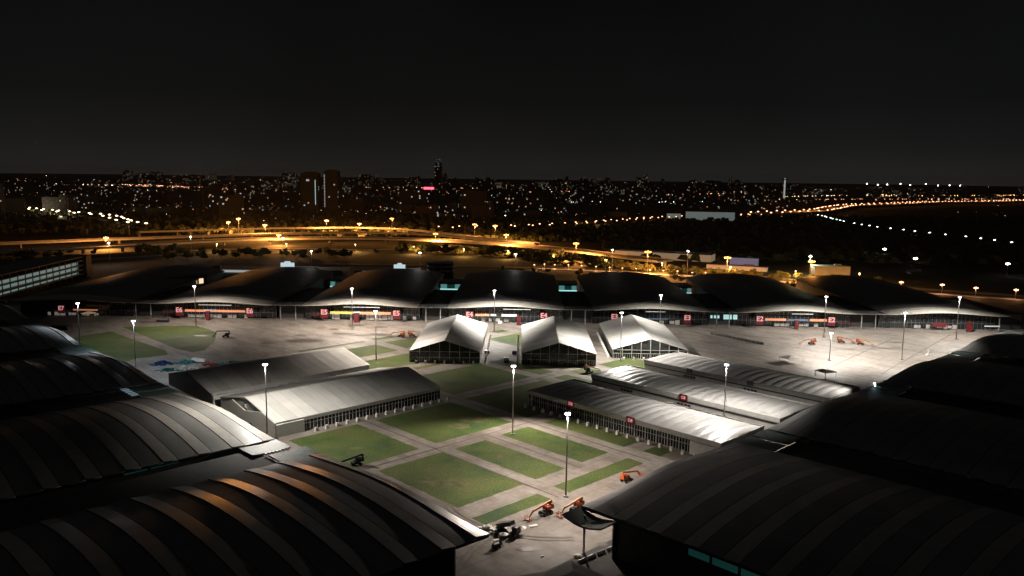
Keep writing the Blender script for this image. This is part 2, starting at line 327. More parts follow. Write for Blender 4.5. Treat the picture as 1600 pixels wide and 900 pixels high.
for x, y, a, b in [(-139, 505, 12, 6), (-160, 495, 5, 4), (-147, 522, 5, 3), (-130, 545, 4, 3), (-120, 530, 8, 3), (-95, 530, 7, 3), (-175, 512, 3, 2), (-182, 500, 3, 2),
                   (3, 233, 2.2, 1.6), (8, 240, 1.8, 1.2), (2, 218, 3, 1.6), (24, 222, 1.8, 1.2), (250, 530, 6, 2), (-265, 562, 8, 3), (-118, 562, 7, 4), (-100, 556, 6, 3), (-210, 515, 5, 2)]:
    patch('ground_stain', blob(x, y, a, b), M['stain'], 0.07+(int(x*3+y) % 9)*.003, False)
for k, (cx, cy, r, a0, a1) in enumerate([(-140, 560, 60, 200, 300), (-100, 470, 55, 40, 130), (200, 600, 95, 220, 300), (230, 450, 60, 60, 150), (150, 500, 50, 180, 280), (30, 200, 45, 80, 170), (260, 540, 40, 190, 290), (10, 260, 34, 200, 280)]):
    for off in (0, 1.9):
        n_ = 24; A = [math.radians(a0+(a1-a0)*i/(n_-1)) for i in range(n_)]
        vs = [(cx+math.cos(a)*(r+off), cy+math.sin(a)*(r+off), 0.11+k*.006+off*.001) for a in A]+[(cx+math.cos(a)*(r+off+.45), cy+math.sin(a)*(r+off+.45), 0.11+k*.006+off*.001) for a in A]
        struct('tyre_marks', MB().add(vs, [(i, i+1, n_+i+1, n_+i) for i in range(n_-1)]), M['track'])
patch('service_strip', [(60, 96), (700, 96), (700, 140), (150, 140), (128, 150), (128, 700), (96, 700)], M['asphalt'], 0.03)

# ------------------------------------------------------------------ floodlight masts
def batwing(ld):
    # floodlight beam profile: more light thrown outward than straight down
    ld.use_nodes = True; t = ld.node_tree; e = t.nodes['Emission']
    g = t.nodes.new('ShaderNodeTexCoord'); sp_ = t.nodes.new('ShaderNodeSeparateXYZ'); t.links.new(g.outputs['Normal'], sp_.inputs[0])
    def mth(op, a, b=0.0):
        m = t.nodes.new('ShaderNodeMath'); m.operation = op; t.links.new(a, m.inputs[0]); m.inputs[1].default_value = b; return m.outputs[0]
    c = mth('MAXIMUM', mth('ABSOLUTE', sp_.outputs['Z']), 0.3); p = mth('POWER', c, -1.9); t.links.new(p, e.inputs['Strength'])
def make_mast(h, em, power, col, label, loc, tilt=(0, 0), grp='floodlight masts of the courtyard'):
    t = thing('floodlight_mast', label, 'light mast', loc, 0, grp)
    MB().tube((0, 0, 0), (0, 0, h-0.6), 0.34, 0.17, 10).build('pole', M['pole'], t)
    MB().box((0, 0, 0.25), (1.6, 1.6, 0.5)).build('plinth', M['concrete'], t)
    MB().tube((0, 0, h-0.9), (0, 0, h-0.55), 0.6, 0.7, 14).build('head_frame', M['pole'], t)
    for k in range(6):
        a = k*math.pi/3+0.3
        lp = MB().box((math.cos(a)*0.72, math.sin(a)*0.72, h-0.55), (0.36, 0.34, 0.42), a).build('floodlight', em, t)
    ld = bpy.data.lights.new('mast_light', 'SPOT'); ld.energy = LAMP*power; ld.color = col; wide = loc[1] > 400 or loc[0] < -100; ld.spot_size = math.radians(158 if wide else (140 if loc[1] < 300 else 150)); ld.spot_blend = 0.6
    if loc[0] == 183: ld.spot_size = math.radians(163)
    if loc[0] in (228, 86): ld.spot_size = math.radians(148)
    if loc[0] == -3.3: ld.spot_size = math.radians(150)
    if loc[0] < -200 and loc[1] < 500: ld.spot_size = math.radians(144)
    ld.shadow_soft_size = 0.7
    batwing(ld)
    lo = bpy.data.objects.new('mast_light', ld); COL.objects.link(lo); lo.parent = t; lo.location = (0, 0, h-1.6); lo.rotation_euler = (math.radians(tilt[0]), math.radians(tilt[1]), 0)
    pd = bpy.data.lights.new('pole_glow_light', 'POINT'); pd.energy = 350; pd.color = col; pd.shadow_soft_size = 0.3
    po = bpy.data.objects.new('pole_glow_light', pd); COL.objects.link(po); po.parent = t; po.location = (0, -1.3, h-2.2)
    return t
PW = (1.0, 0.86, 0.74); PN = (1.0, 0.93, 0.84); PC = (0.80, 0.90, 1.0)
MASTS = [
    (-262, 465, 29, 'lampc', .12, PC, 'cool white mast beside the dark paved corner, farthest left of the masts', (0, 0)),
    (-205.5, 416.5, 28, 'lampc', .2, PC, 'cool white mast standing at the blue tarpaulin pile', (0, 0)),
    (-225.5, 545, 29, 'lampw', .42, PW, 'mast at the edge of the far left lawn before the E6 signs', (0, 0)),
    (-100.2, 306.4, 32, 'lampw', .46, PN, 'mast rising beside the white screen wall of the near gabled tent on the left', (0, 0)),
    (-117, 545, 29, 'lampw', 1.0, PW, 'mast on the pinkish plaza before the E5 signs', (0, 0)),
    (-84, 454, 29, 'lampw', .6, PW, 'mast on the green lawn behind the two long tents on the left', (0, 0)),
    (-19.3, 546, 29, 'lampw', 1.0, PN, 'mast seen between the two left-hand gabled tents before E4', (0, 0)),
    (-3.3, 321.6, 29.4, 'lampw', .55, PW, 'warm glowing mast on the corner of the middle lawns', (-32, 0)),
    (15.4, 257, 29, 'lampw', .62, PW, 'mast at the near lawn corner beside the orange boom lifts', (0, 0)),
    (57.5, 461, 29, 'lampw', .95, PN, 'mast standing in front of the rightmost gabled tent', (0, 0)),
    (95, 549, 27, 'lampw', .22, PN, 'slim mast before the E3 sign', (0, 0)),
    (206, 544, 28.5, 'lampw', .75, PN, 'mast on the right plaza before the E2 signs', (0, 0)),
    (183, 472, 17, 'lampw', .42, PN, 'short mast in the middle of the right plaza', (0, 0)),
    (228, 477, 29, 'lampc', .8, PN, 'tall mast on the right plaza nearest the dark hall roofs', (0, 0)),
    (296, 544.5, 29.5, 'lampc', .8, PN, 'farthest right mast before the last hall of the far row', (0, 0)),
    (86, 332, 29, 'lampc', .42, PN, 'mast rising from the alley between the ribbed white tents', (0, 0)),
]
for x, y, h, em, pw, col, lb, tilt in MASTS: make_mast(h, EM[em], pw, col, lb, (x, y, 0), tilt)

# ------------------------------------------------------------------ exhibition halls
HW = 42.0; LEN = 196.0; MOD = 11.5
def sst(t): t = max(0, min(1, t)); return t*t*(3-2*t)
def lipz(x): return 12.0+1.9*(1-sst(abs(x)/42.0))
def roofz(x, y):
    a = 13.0+4.6*(1-min(1, abs(x)/HW)**2)
    t = min(1, y/60.0); k = 1-(1-t)**2; m = 1-min(1, abs(x)/HW)**4
    return lipz(x)+(a-lipz(x)-1.2*m)*k+1.2*m*(1-(1-min(1, y/11.0))**2)
def hall(label, loc, rz, bands=True, strip='band', sign=None, nx=29, wing=(52.5, 52.5), tealback=False, link=1):
    t = thing('exhibition_hall', label, 'exhibition hall', loc, rz, 'exhibition halls around the courtyard')
    xs = lin(-HW, HW, nx); y = 0.0; dark = MB()
    dark.grid(lambda x, y: (x, y, roofz(x, y)-0.6), xs, lin(0.3, LEN, 40), 0.3)
    dark.build('roof_deck', M['seam'], t, True)
    k = 0
    while y < LEN-MOD+1:
        bw = 4.6 if bands else 0.0
        if bands:
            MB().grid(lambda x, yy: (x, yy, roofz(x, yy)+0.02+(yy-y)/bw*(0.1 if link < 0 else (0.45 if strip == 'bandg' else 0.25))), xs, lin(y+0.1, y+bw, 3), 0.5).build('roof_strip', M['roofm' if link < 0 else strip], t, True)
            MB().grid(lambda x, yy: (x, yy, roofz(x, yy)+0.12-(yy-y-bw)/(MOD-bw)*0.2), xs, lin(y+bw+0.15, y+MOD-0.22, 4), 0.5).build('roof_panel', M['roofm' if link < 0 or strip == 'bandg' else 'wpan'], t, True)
        else:
            MB().grid(lambda x, yy: (x, yy, roofz(x, yy)), xs, lin(y+0.1, y+MOD-0.2, 5), 0.5).build('roof_panel', M['lip'] if k == 0 else M['roofm'], t, True)
        y += MOD; k += 1
    cz = lambda x, yy: (x, yy, 12.1-(1.6 if abs(wing[1]-50) < .1 and x > 0 else 0.35)*math.sin(math.pi*min(1, max(0, (yy+1)/15))))
    for s, wlen in ((-1, wing[0]), (1, wing[1])):
        if wlen > HW+1:
            a, b = sorted((s*(HW+0.1), s*wlen))
            MB().grid(cz, lin(a, b, 4), lin(0, 14, 8), 0.5).build('canopy_wing', M['roofm'] if bands is False else M['soffit'], t, True)
            MB().tube((s*(wlen-5), 4, 0), (s*(wlen-5), 4, 11.2), 0.35, 0.3, 8).build('canopy_column', M['steel'], t)
    # glazed front set back under the canopy
    g = MB(); g.add([(-HW, 12, 0), (HW, 12, 0)]+[(x, 12, roofz(x, 12)-0.8) for x in lin(HW, -HW, 15)], [tuple(range(17))])
    g.build('glazed_front', M['glass'], t)
    mu = MB()
    for x in lin(-HW, HW, 29): mu.box((x, 11.8, (roofz(x, 12)-1)/2), (0.18, 0.2, roofz(x, 12)-1.2))
    for z in (4.2, 8.5): mu.box((0, 11.7, z), (2*HW, 0.2, 0.22))
    mu.build('glazing_bars', M['darkwall'], t)
    for s in (-1, 1):
        sw = MB().box((s*(HW-1.5), 12+(LEN-12)/2, 6.2), (0.6, LEN-13, 12.4)).build('side_wall', M['darkwall'], t)
    MB().box((0, LEN-1, 6.2), (2*HW-3.6, 0.6, 12.4)).build('rear_wall', M['darkwall'], t)
    # low plant building in the gap to the next hall
    if link: MB().box((53*link, 14+(LEN-14 if bands else 84)/2, 5.6), (20, LEN-14 if bands else 84, 11.2)).build('link_building', M['seam'], t)
    return t
SIGN_POS = {}
def front_fit(t, code, items):
    """items: (kind, x0, x1, z0, z1)"""
    for kind, x0, x1, z0, z1 in items:
        cx, cz, wd, hh = (x0+x1)/2, (z0+z1)/2, x1-x0, z1-z0
        if kind == 'sign':
            sg = MB().box((cx, 2.6, cz), (wd, 0.5, hh)).build('sign_panel', EM['sred'], t)
            text_obj(code, hh*0.78, sg, (cx, 2.3, z1-hh*0.33), (math.pi/2, 0, 0), EM['stext'])
        elif kind == 'totem':
            b = MB().box((cx, 0.0, cz), (wd, wd*0.8, hh)); b.box((cx, 0.0, z1+0.3), (wd*1.15, wd, 0.5)); b.build('totem', EM['sred'], t)
        else:
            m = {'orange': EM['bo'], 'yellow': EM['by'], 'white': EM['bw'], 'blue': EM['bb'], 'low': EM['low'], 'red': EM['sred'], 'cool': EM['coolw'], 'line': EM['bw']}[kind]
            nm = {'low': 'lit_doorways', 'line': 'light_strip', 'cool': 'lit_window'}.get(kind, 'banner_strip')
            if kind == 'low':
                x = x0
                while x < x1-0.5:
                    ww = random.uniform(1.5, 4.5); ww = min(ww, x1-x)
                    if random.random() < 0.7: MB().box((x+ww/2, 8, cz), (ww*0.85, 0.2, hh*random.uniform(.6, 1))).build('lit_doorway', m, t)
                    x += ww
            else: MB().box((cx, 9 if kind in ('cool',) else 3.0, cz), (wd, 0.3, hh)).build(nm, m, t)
EY = 572
EH = {
    'E7': (-329.5, 'far hall at the left end of the far row, half hidden beside the parking garage', []),
    'E6': (-223.5, 'far hall with red E6 signs and one long orange banner under its pale lip', []),
    'E5': (-117.5, 'far hall with red E5 signs, yellow and orange banners, behind the pinkish plaza', []),
    'E4': (-12.0, 'far hall with the red E4 sign seen between the two left gabled tents', []),
    'E3': (93.0, 'far hall with the red E3 sign, partly hidden by the rightmost gabled tent', []),
    'E2': (197.0, 'far hall with two red E2 signs behind the right plaza', []),
    'E1': (302.0, 'last hall at the right end of the far row with a brightly lit lip', []),
}
fits = {
    'E7': [('sign', -9, -4, 3, 8.5), ('orange', 2, 20, 5.2, 6.2), ('low', -20, 18, 0.5, 3)],
    'E6': [('sign', -28.5, -23.5, 2.5, 8.8), ('sign', 23, 28, 2.5, 8.8), ('orange', -22, 22, 5.6, 7.2), ('white', -8, 1, 5.7, 7.3), ('totem', -5.5, -3, 0, 6), ('low', -22, 22, 0.3, 3.2), ('red', -40, -31, 4.5, 5.2), ('line', -12, 12, 10.6, 10.9)],
    'E5': [('sign', -29, -23.5, 2.5, 8.8), ('sign', 23.5, 29, 2.5, 8.8), ('yellow', -22, -5, 5.6, 7.4), ('white', -5, 0, 5.6, 7.4), ('orange', 0, 22, 5.6, 7.4), ('totem', -4, -0.5, 0, 6.3), ('low', -22, -6, 0.3, 5.0), ('low', 3, 23, 0.5, 4.8), ('low', 30, 40, 1, 4), ('red', -36, -30, 4, 5), ('line', -12, 14, 10.6, 10.9)],
    'E4': [('sign', -29, -23.5, 2.5, 8.8), ('sign', 25, 30, 2.5, 8.8), ('orange', -22, -12, 5.6, 7.2), ('white', -11, -7, 5.8, 7.2), ('white', -3, 8, 5.6, 7.2), ('totem', 8, 11, 0, 6), ('low', -18, 6, 0.3, 3.8), ('line', -2, 18, 10.8, 11.1)],
    'E3': [('sign', 23.5, 28.5, 2.5, 8.8), ('sign', -29, -24, 2.5, 8.8), ('blue', -15, 12, 5.0, 6.0), ('low', -18, 22, 0.5, 4.0), ('line', -4, 10, 10.6, 10.9)],
    'E2': [('sign', -28.5, -23.5, 2.5, 8.8), ('sign', 23, 28, 2.5, 8.8), ('orange', -22, -7, 5.6, 7.2), ('blue', -6, 9, 5.6, 7.0), ('orange', 10, 22, 5.6, 7.2), ('totem', -1.5, 0.8, 0, 6), ('red', 30, 42, 4.2, 4.8), ('low', -14, 22, 0.5, 3.2), ('line', -3, 12, 10.6, 10.9)],
    'E1': [('red', -7, 3, 3, 6), ('totem', 16, 19, 0, 6.5), ('low', -18, 14, 0.5, 3.6), ('white', 30, 41, 3.6, 4.4)],
}
for k, (cx, lb, _) in EH.items():
    h = hall(lb, (cx, EY, 0), 0, bands=False, wing=(52.5, 52.5 if k != 'E1' else 46))
    front_fit(h, k, fits[k])
    if k == 'E3':
        for x0, x1 in ((44.5, 46), (47, 48.5), (49.5, 51), (54, 60), (61, 64)):
            MB().box(((x0+x1)/2, 11, 6.4), (x1-x0, 0.2, 3.4 if x0 > 50 else 2.2)).build('lit_window', EM['coolw'], h)
# left row (fronts face +u)
LV = {190: 'nearest hall of the left row, its roof filling the bottom left corner', 298: 'second hall of the left row, its first roof strip brightly lit by the mast',
      405: 'third hall of the left row, beside the blue tarpaulin pile', 512: 'fourth hall of the left row, beside the dark paved corner', 619: 'farthest hall of the left row at the left picture edge'}
LHALL = {}
for v, lb in LV.items():
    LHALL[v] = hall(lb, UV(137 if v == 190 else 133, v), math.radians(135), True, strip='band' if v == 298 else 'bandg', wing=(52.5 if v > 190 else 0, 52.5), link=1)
RU = {211: 'nearest hall of the right row, its dark roof filling the bottom right corner', 318: 'second hall of the right row, behind the ribbed white tents', 425: 'third hall of the right row with a faint olive edge',
      533: 'fourth hall of the right row at the right picture edge'}
RHALL = {}
for u, lb in RU.items():
    RHALL[u] = hall(lb, UV(u, 144), math.radians(225), True, wing=(52.5, 52.5 if u > 211 else 50), link=-1)
for y0, y1 in ((36, 42), (43, 50), (51, 58), (59, 66), (67, 74)): MB().box((41.4, (y0+y1)/2, 10.9), (0.3, y1-y0, 2.0)).build('side_window', EM['dimteal'], RHALL[211])
for y0, y1 in ((34, 38.5), (39, 43), (44, 51)): MB().box((-41.4, (y0+y1)/2, 12.0), (0.3, y1-y0, 0.9)).build('side_window', EM['dimteal'], LHALL[298])
for k in range(5): MB().box((52+k*3.4, 12.5, 11.6), (1.5, 8.5, 0.25)).build('glass_slat', EM['slat'], LHALL[298])  # slats glow to stand in for light caught by the glass roof
rb = MB()
for k in range(7): rb.box((54, 6+k*1.3, 11.9), (.5, .8, .7)); rb.tube((53.2, 6+k*1.3, 11.3), (53.2, 6.4+k*1.3, 12.4), .08, .08, 5)
rb.build('roof_railing', M['white'], LHALL[190])
fl = MB().box((-52+104, 1.2, 13.4), (.7, .4, .5)).box((52, 1.6, 12.6), (.2, .2, 1.0)).build('canopy_floodlight', EM['lampc'], RHALL[425])
ld = bpy.data.lights.new('canopy_flood', 'SPOT'); ld.energy = 30000; ld.color = PN; ld.spot_size = math.radians(110); ld.spot_blend = 0.8; ld.shadow_soft_size = 0.5
lo = bpy.data.objects.new('canopy_flood', ld); COL.objects.link(lo); lo.location = UV(374, 146.5, 17); lo.rotation_euler = (Vector(UV(350, 215, 4))-Vector(UV(374, 146.5, 17))).to_track_quat('-Z', 'Y').to_euler()
# glass rear galleries glowing teal in the gaps (parts of their halls)
def add_gallery(h, x0, x1, yy, z0, z1, m, name='lit_glass_gallery'):
    MB().box(((x0+x1)/2, yy, (z0+z1)/2), (x1-x0, 0.4, z1-z0)).build(name, m, h)

# ------------------------------------------------------------------ tents
def gable_tent(label, loc, rz, W, L, ez, rzg, bay, front='glass', membrane='pvc', posts=True, sidewall='glass'):
    """local: ridge along +y from y=0 (front) to L, x from -W/2 to W/2"""
    t = thing('event_tent', label, 'tent', loc, rz, 'event tents in the courtyard')
    hw = W/2; nb = int(L/bay)
    def z(x, y):
        s = 1-abs(x)/hw; return ez+(rzg-ez)*s-0.09*math.sin(math.pi*((y/bay) % 1.0))*math.sin(math.pi*min(1, abs(x)/hw+0.001))
    for s, nm in ((-1, 'roof_slope'), (1, 'roof_slope')):
        xs = lin(0, s*(hw+0.4), 7)
        if s < 0: xs = xs[::-1]
        MB().grid(lambda x, y: (x, y, z(x, y)), xs, lin(-0.4, L+0.4, nb*4+1), 0.12).build(nm, M[membrane], t)
    # gables
    for y, gm in ((0.3, front), (L-0.3, 'panel')):
        g = MB().add([(-hw, y, 0), (hw, y, 0), (hw, y, ez-0.15), (0, y, rzg-0.2), (-hw, y, ez-0.15)], [(0, 1, 2, 3, 4)])
        g.build('gable_glazing' if gm == 'glass' else 'gable_wall', M['glass' if gm == 'glass' else ('darkwall' if gm == 'dark' else 'panel')], t)
    if front == 'glass':
        n = int(W/5.2)
        for i in range(n+1):
            x = -hw+W*i/n; zt = ez+(rzg-ez)*(1-abs(x)/hw)-0.3
            MB().box((x, 0.05, zt/2), (0.3, 0.35, zt)).build('gable_post', M['mullion'], t)
        b = MB()
        for zz in (3.1, ez-0.4): b.box((0, 0.0, zz), (W, 0.16, 0.28))
        for i in range(int(W/1.3)): b.box((-hw+0.65+i*1.3, 0.1, 1.5), (0.13, 0.14, 3.0))
        b.build('glazing_bars', M['mullion'], t)
    for s in (-1, 1):
        sm = sidewall
        MB().box((s*(hw-0.2), L/2, ez/2-0.1), (0.2, L-0.8, ez-0.3)).build('side_wall', M['glass' if sm == 'glass' and s == -1 else 'fascia'], t)
        if sm == 'glass' and s == -1:
            b = MB()
            for i in range(int(L/1.25)): b.box((s*hw, 0.6+i*1.25, (ez-1.4)/2), (0.14, 0.14, ez-1.4))
            b.box((s*hw, L/2, 2.6), (0.16, L-1, 0.14)); b.build('glazing_bars', M['mullion'], t)
            MB().box((s*(hw+0.05), L/2, ez-0.75), (0.25, L, 1.3)).build('fascia_board', M['fascia'], t)
    return t
# two long tents on the left: ridge along +u; local y -> +u means rz = -45deg, local -x -> +... 
RZL = math.radians(-45)
T1 = gable_tent('nearer long gabled tent on the left, roof half brightly lit, white blocks along its side', UV(151.5, 317), RZL+math.pi if False else RZL, 51, 85, 6, 11.3, 5, front='panel', sidewall='none')
# glazed courtyard side of T1 (local +x = -v side -> faces camera)
def glazed_side(t, x, L, ez, y0=0):
    MB().box((x+0.1, (y0+L)/2, 2.2), (0.2, L-y0, 4.4)).build('side_glazing', M['glass'], t)
    b = MB(); n = int((L-y0)/1.7)
    for i in range(n+1): b.box((x+0.28, y0+(L-y0)*i/n, 2.2), (0.22, 0.16, 4.4))
    b.box((x+0.28, (y0+L)/2, 3.0), (0.16, L-y0, 0.14)); b.build('glazing_bars', M['mullion'], t)
    MB().box((x+0.3, (y0+L)/2, 5.1), (0.3, L-y0, 1.4)).build('fascia_board', M['fascia'], t)
glazed_side(T1, 25.5, 85, 6, 12)
MB().box((26.4, 6, 2.6), (1.4, 12.4, 5.2)).build('side_screen', M['panel'], T1)
scr = MB(); pr_ = [(29, 0), (29, 6.7), (18, 9.0), (3, 6.3), (-9, 8.7), (-19, 5.2), (-19, 0)]; n_ = len(pr_)
scr.add([(x, -2.0, z) for x, z in pr_]+[(x, -1.4, z) for x, z in pr_], [tuple(range(n_)), tuple(range(2*n_-1, n_-1, -1))]+[(i, n_+i, n_+(i+1) % n_, (i+1) % n_) for i in range(n_)]); scr.build('screen_wall', M['panel'], T1)
e = MB(); e.box((0, -0.1, 7.4), (2.6, 0.3, 2.4)); e.build('gable_sign', M['darkwall'], T1)
e2 = MB(); e2.box((0, -0.3, 7.4), (1.6, 0.3, 1.4)); e2.build('gable_sign_board', M['white'], T1)
MB().tube((8, -2.3, 0), (8, -1.2, 0), 2.4, 2.4, 16).build('arched_doorway', M['black'], T1)
T2 = gable_tent('farther long gabled tent on the left, dim grey roof with one bright end', UV(151.5, 377), RZL, 50, 86, 6, 11.3, 5, front='dark', membrane='pvcg', sidewall='none')
MB().box((25.6, 43, 2.8), (0.3, 85, 5.4)).build('long_side_wall', M['fascia'], T2)
MB().box((27, 5, 2.6), (1.2, 10, 5.0)).build('side_screen', M['panel'], T2)
for yy in (34, 60): 
    b = MB(); b.box((27, yy, 2.2), (2.4, 1.0, 4.0)); b.box((27, yy+5, 2.2), (2.4, 1.0, 4.0)); b.build('door_hood', M['panel'], T2)
    MB().box((26.4, yy+2.5, 1.8), (1.2, 3.8, 3.4)).build('doorway', M['black'], T2)
TA = gable_tent('gabled tent with glazed dark front, leftmost of the three facing the lawns', (-44, 449.5, 0), 0, 40, 88, 6.8, 13, 5, membrane='pvc')
TB = gable_tent('gabled tent with dark glazed front, middle of the three facing the lawns', (21, 447.5, 0), 0, 42, 88, 6.9, 13.2, 5, membrane='pvcg')
TC = gable_tent('gabled tent with its white framed glass front lit by the mast', (76, 468, 0), 0, 44, 86, 5.6, 12.2, 5, membrane='pvc')
# ribbed arched tents on the right: long axis along v
def ribbed_tent(label, u0, u1, v0, v1, glazed=True):
    W = u1-u0; L = v1-v0; hw = W/2
    # local x -> +u ; local y -> +v  : rz = 45deg
    t = thing('ribbed_tent', label, 'tent', UV(u0+hw, v0), math.radians(45), 'event tents in the courtyard')
    bay = 5.1; nb = int(round(L/bay)); bay = L/nb
    def z(x, y):
        q = (y/bay) % 1.0; a = 1-(x/hw)**2
        return 6.5+0.9*a+0.5*math.sin(math.pi*q)**0.8*(0.35+0.65*a)*(1 if True else 0)
    ys = [i*bay/8 for i in range(nb*8+1)]
    MB().grid(lambda x, y: (x, y, z(x, y)), lin(-hw+0.3, hw-0.3, 15), ys, 0.12).build('ribbed_roof', M['pvcr'], t, True)
    for s in (-1, 1): MB().box((s*hw, L/2, 6.2), (0.35, L+0.8, 2.0)).build('fascia_board', M['fascia'], t)
    for y in (-0.2, L+0.2):
        MB().box((0, y, 6.2), (W+0.7, 0.3, 2.0)).build('end_fascia', M['fascia'], t)
        MB().box((0, y*0.98, 2.55), (W-0.4, 0.3, 5.1)).build('end_wall', M['panel'], t)
    MB().box((hw-0.4, L/2, 2.55), (0.25, L, 5.1)).build('side_wall', M['fascia'], t)
    if glazed:
        y0 = 13
        MB().box((-hw+0.4, (y0+L)/2, 2.55), (0.2, L-y0, 5.1)).build('side_glazing', M['glass'], t)
        b = MB(); n = int((L-y0)/1.35)
        for i in range(n+1): b.box((-hw+0.15, y0+(L-y0)*i/n, 2.6), (0.16 if i % 4 else 0.3, 0.16 if i % 4 else 0.28, 5.2))
        b.box((-hw+0.15, (y0+L)/2, 3.1), (0.14, L-y0, 0.14)); b.build('glazing_bars', M['mullion'], t)
        MB().box((-hw-0.6, y0/2-0.3, 2.55), (1.2, y0, 5.1)).build('side_screen', M['panel'], t)
    else:
        MB().box((-hw+0.1, L/2, 2.55), (0.2, L, 5.1)).build('side_wall', M['fascia'], t)
        MB().box((-hw-0.1, L/2, 4.6), (0.3, L, 0.5)).build('painted_shadow_strip', M['black'], t)  # solid black strip paints the shade under the fascia
    return t
R1 = ribbed_tent('ribbed arched white tent nearest on the right, glazed side with white blocks', 261, 293, 154.5, 256)
R2 = ribbed_tent('ribbed arched white tent in the middle of the three on the right', 307.5, 338, 155, 257, False)
R3 = ribbed_tent('ribbed arched white tent farthest of the three, next to the right plaza', 354.5, 386, 155, 259, False)
def tent_sign(t, hw, y, txt):
    sg = MB().box((-hw-0.45, y, 6.4), (0.3, 4.2, 2.9)).build('sign_panel', EM['sred'], t)
    text_obj(txt, 1.9, sg, (-hw-0.65, y, 6.4), (math.pi/2, 0, -math.pi/2), EM['stext'])
tent_sign(R1, 16, 75, 'D8'); tent_sign(R1, 16, 42, 'D8'); tent_sign(R2, 15.25, 67-20, 'C8'); 
for t_, hw_, ys_ in ((R2, 15.3, (47, 80)), (R3, 15.8, (40, 75))):
    for yy in ys_:
        b = MB()
        for i in range(4): b.box((-hw_-0.1, yy-3+i*1.9, 3.0), (0.35, 1.3, 1.2))
        b.build('vent_row', M['black'], t_)
for yy in (40, 75): MB().box((-16.1, yy, 6.4), (0.3, 3.6, 2.2)).build('blank_board', M['darkwall'], R3)

# ballast blocks along the glazed sides
bm_ = MB(); bm_.box((0, 0, 0.7), (1.2, 1.2, 1.4), taper=0.88); bm_.box((0, 0, 1.6), (0.9, 0.9, 0.2), taper=0.8)
blk = tag(bm_.build('ballast_block', M['block']), 'white ballast block on the paving along the glazed side of the near ribbed tent', 'ballast block', 'white blocks along the near ribbed tent')
first = True
for i in range(18):
    o = blk if first else blk.copy()
    if not first: COL.objects.link(o)
    first = False; o.location = UV(257.3, 254-i*5.35); o.rotation_euler = (0, 0, math.radians(45))
for i in range(15):
    o = blk.copy(); COL.objects.link(o); o.location = UV(167.5+i*5.05, 287.3); o.rotation_euler = (0, 0, math.radians(45))
    o['label'] = 'white ballast block on the paving along the glazed side of the near left gabled tent'; o['group'] = 'white blocks along the left gabled tent'
for x0, y0, n, dx, nm in ((-60, 447, 7, 5.4, 'leftmost'), (60, 464.5, 7, 5.8, 'rightmost')):
    for i in range(n):
        o = blk.copy(); COL.objects.link(o); o.location = (x0+i*dx, y0, 0); o.rotation_euler = (0, 0, 0)
        o['label'] = 'small white ballast block at the glass front of the %s gabled tent' % nm; o['group'] = 'white blocks before the %s gabled tent' % nm
for x0, y0, n, dy, sd in ((-21, 452, 12, 7, 'right side of the leftmost'), (-2.5, 450, 12, 7, 'left side of the middle'), (51.5, 472, 11, 7, 'left side of the rightmost')):
    for i in range(n):
        o = blk.copy(); COL.objects.link(o); o.location = (x0, y0+i*dy, 0); o.rotation_euler = (0, 0, 0)
        o['label'] = 'small white ballast block on the %s gabled tent' % sd; o['group'] = 'white blocks on the %s gabled tent' % sd

# ------------------------------------------------------------------ machines and clutter
def boom_lift(label, loc, rz, up=1.0, paint='lift', paint2='lifty'):
    t = thing('boom_lift', label, 'boom lift', loc, rz, 'boom lifts parked on the paving')
    MB().box((0, 0, 0.95), (3.4, 2.0, 0.55)).box((0, 0, 1.25), (2.2, 1.5, 0.3)).build('chassis', M['black'], t)
    for x in (-1.35, 1.35):
        for y in (-1.15, 1.15):
            wl = MB().tube((x, y-0.22, 0.6), (x, y+0.22, 0.6), 0.6, 0.6, 14).build('wheel', M['tyre'], t)
            MB().tube((x, y-0.24*(1 if y < 0 else -1)-0.02, 0.6), (x, y+0.25*(1 if y > 0 else -1), 0.6), 0.28, 0.28, 10).build('rim', M[paint2], wl)
    b = MB().tube((0, 0, 1.3), (0, 0, 1.6), 0.8, 0.8, 14); b.box((0.9, 0.62, 2.1), (2.6, 0.75, 1.1), taper=0.92); b.box((0.9, -0.62, 2.1), (2.6, 0.75, 1.1), taper=0.92); b.box((2.3, 0, 2.3), (0.9, 2.0, 1.5), taper=0.85)
    b.build('turntable', M[paint], t)
    b = MB().beam((2.2, 0, 2.3), (2.4, 0, 3.9), 0.5, 0.6); b.beam((2.4, 0, 3.9), (-5.6, 0, 2.6*up), 0.5, 0.6); b.build('boom', M[paint2], t)
    MB().beam((-5.6, 0, 2.6*up), (-7.0, 0, 1.0), 0.32, 0.36).build('jib', M[paint2], t)
    b = MB()
    for z in (0.35, 0.95, 1.45):
        b.beam((-7.1, -1.1, z), (-7.1, 1.1, z), 0.07, 0.07); b.beam((-8.1, -1.1, z), (-8.1, 1.1, z), 0.07, 0.07)
        b.beam((-7.1, -1.1, z), (-8.1, -1.1, z), 0.07, 0.07); b.beam((-7.1, 1.1, z), (-8.1, 1.1, z), 0.07, 0.07)
    for x, y in ((-7.1, -1.1), (-7.1, 1.1), (-8.1, 1.1), (-8.1, -1.1), (-7.1, 0), (-8.1, 0)): b.beam((x, y, 0.3), (x, y, 1.5), 0.07, 0.07)
    b.box((-7.6, 0, 0.3), (1.1, 2.3, 0.1)); b.build('basket', M[paint], t)
    return t
D = math.radians
boom_lift('red-orange boom lift, left of the pair below the near mast', (8.3, 242.5, 0), D(43))
boom_lift('red-orange boom lift, right of the pair below the near mast, close to the dark canopy', (18.2, 245.5, 0), D(43))
boom_lift('red boom lift alone on the pale lane beside the dark right-hand roof', (37.5, 271.5, 0), D(222))
boom_lift('small red boom lift on the right plaza with its boom stretched left', (189, 519, 0), D(5))
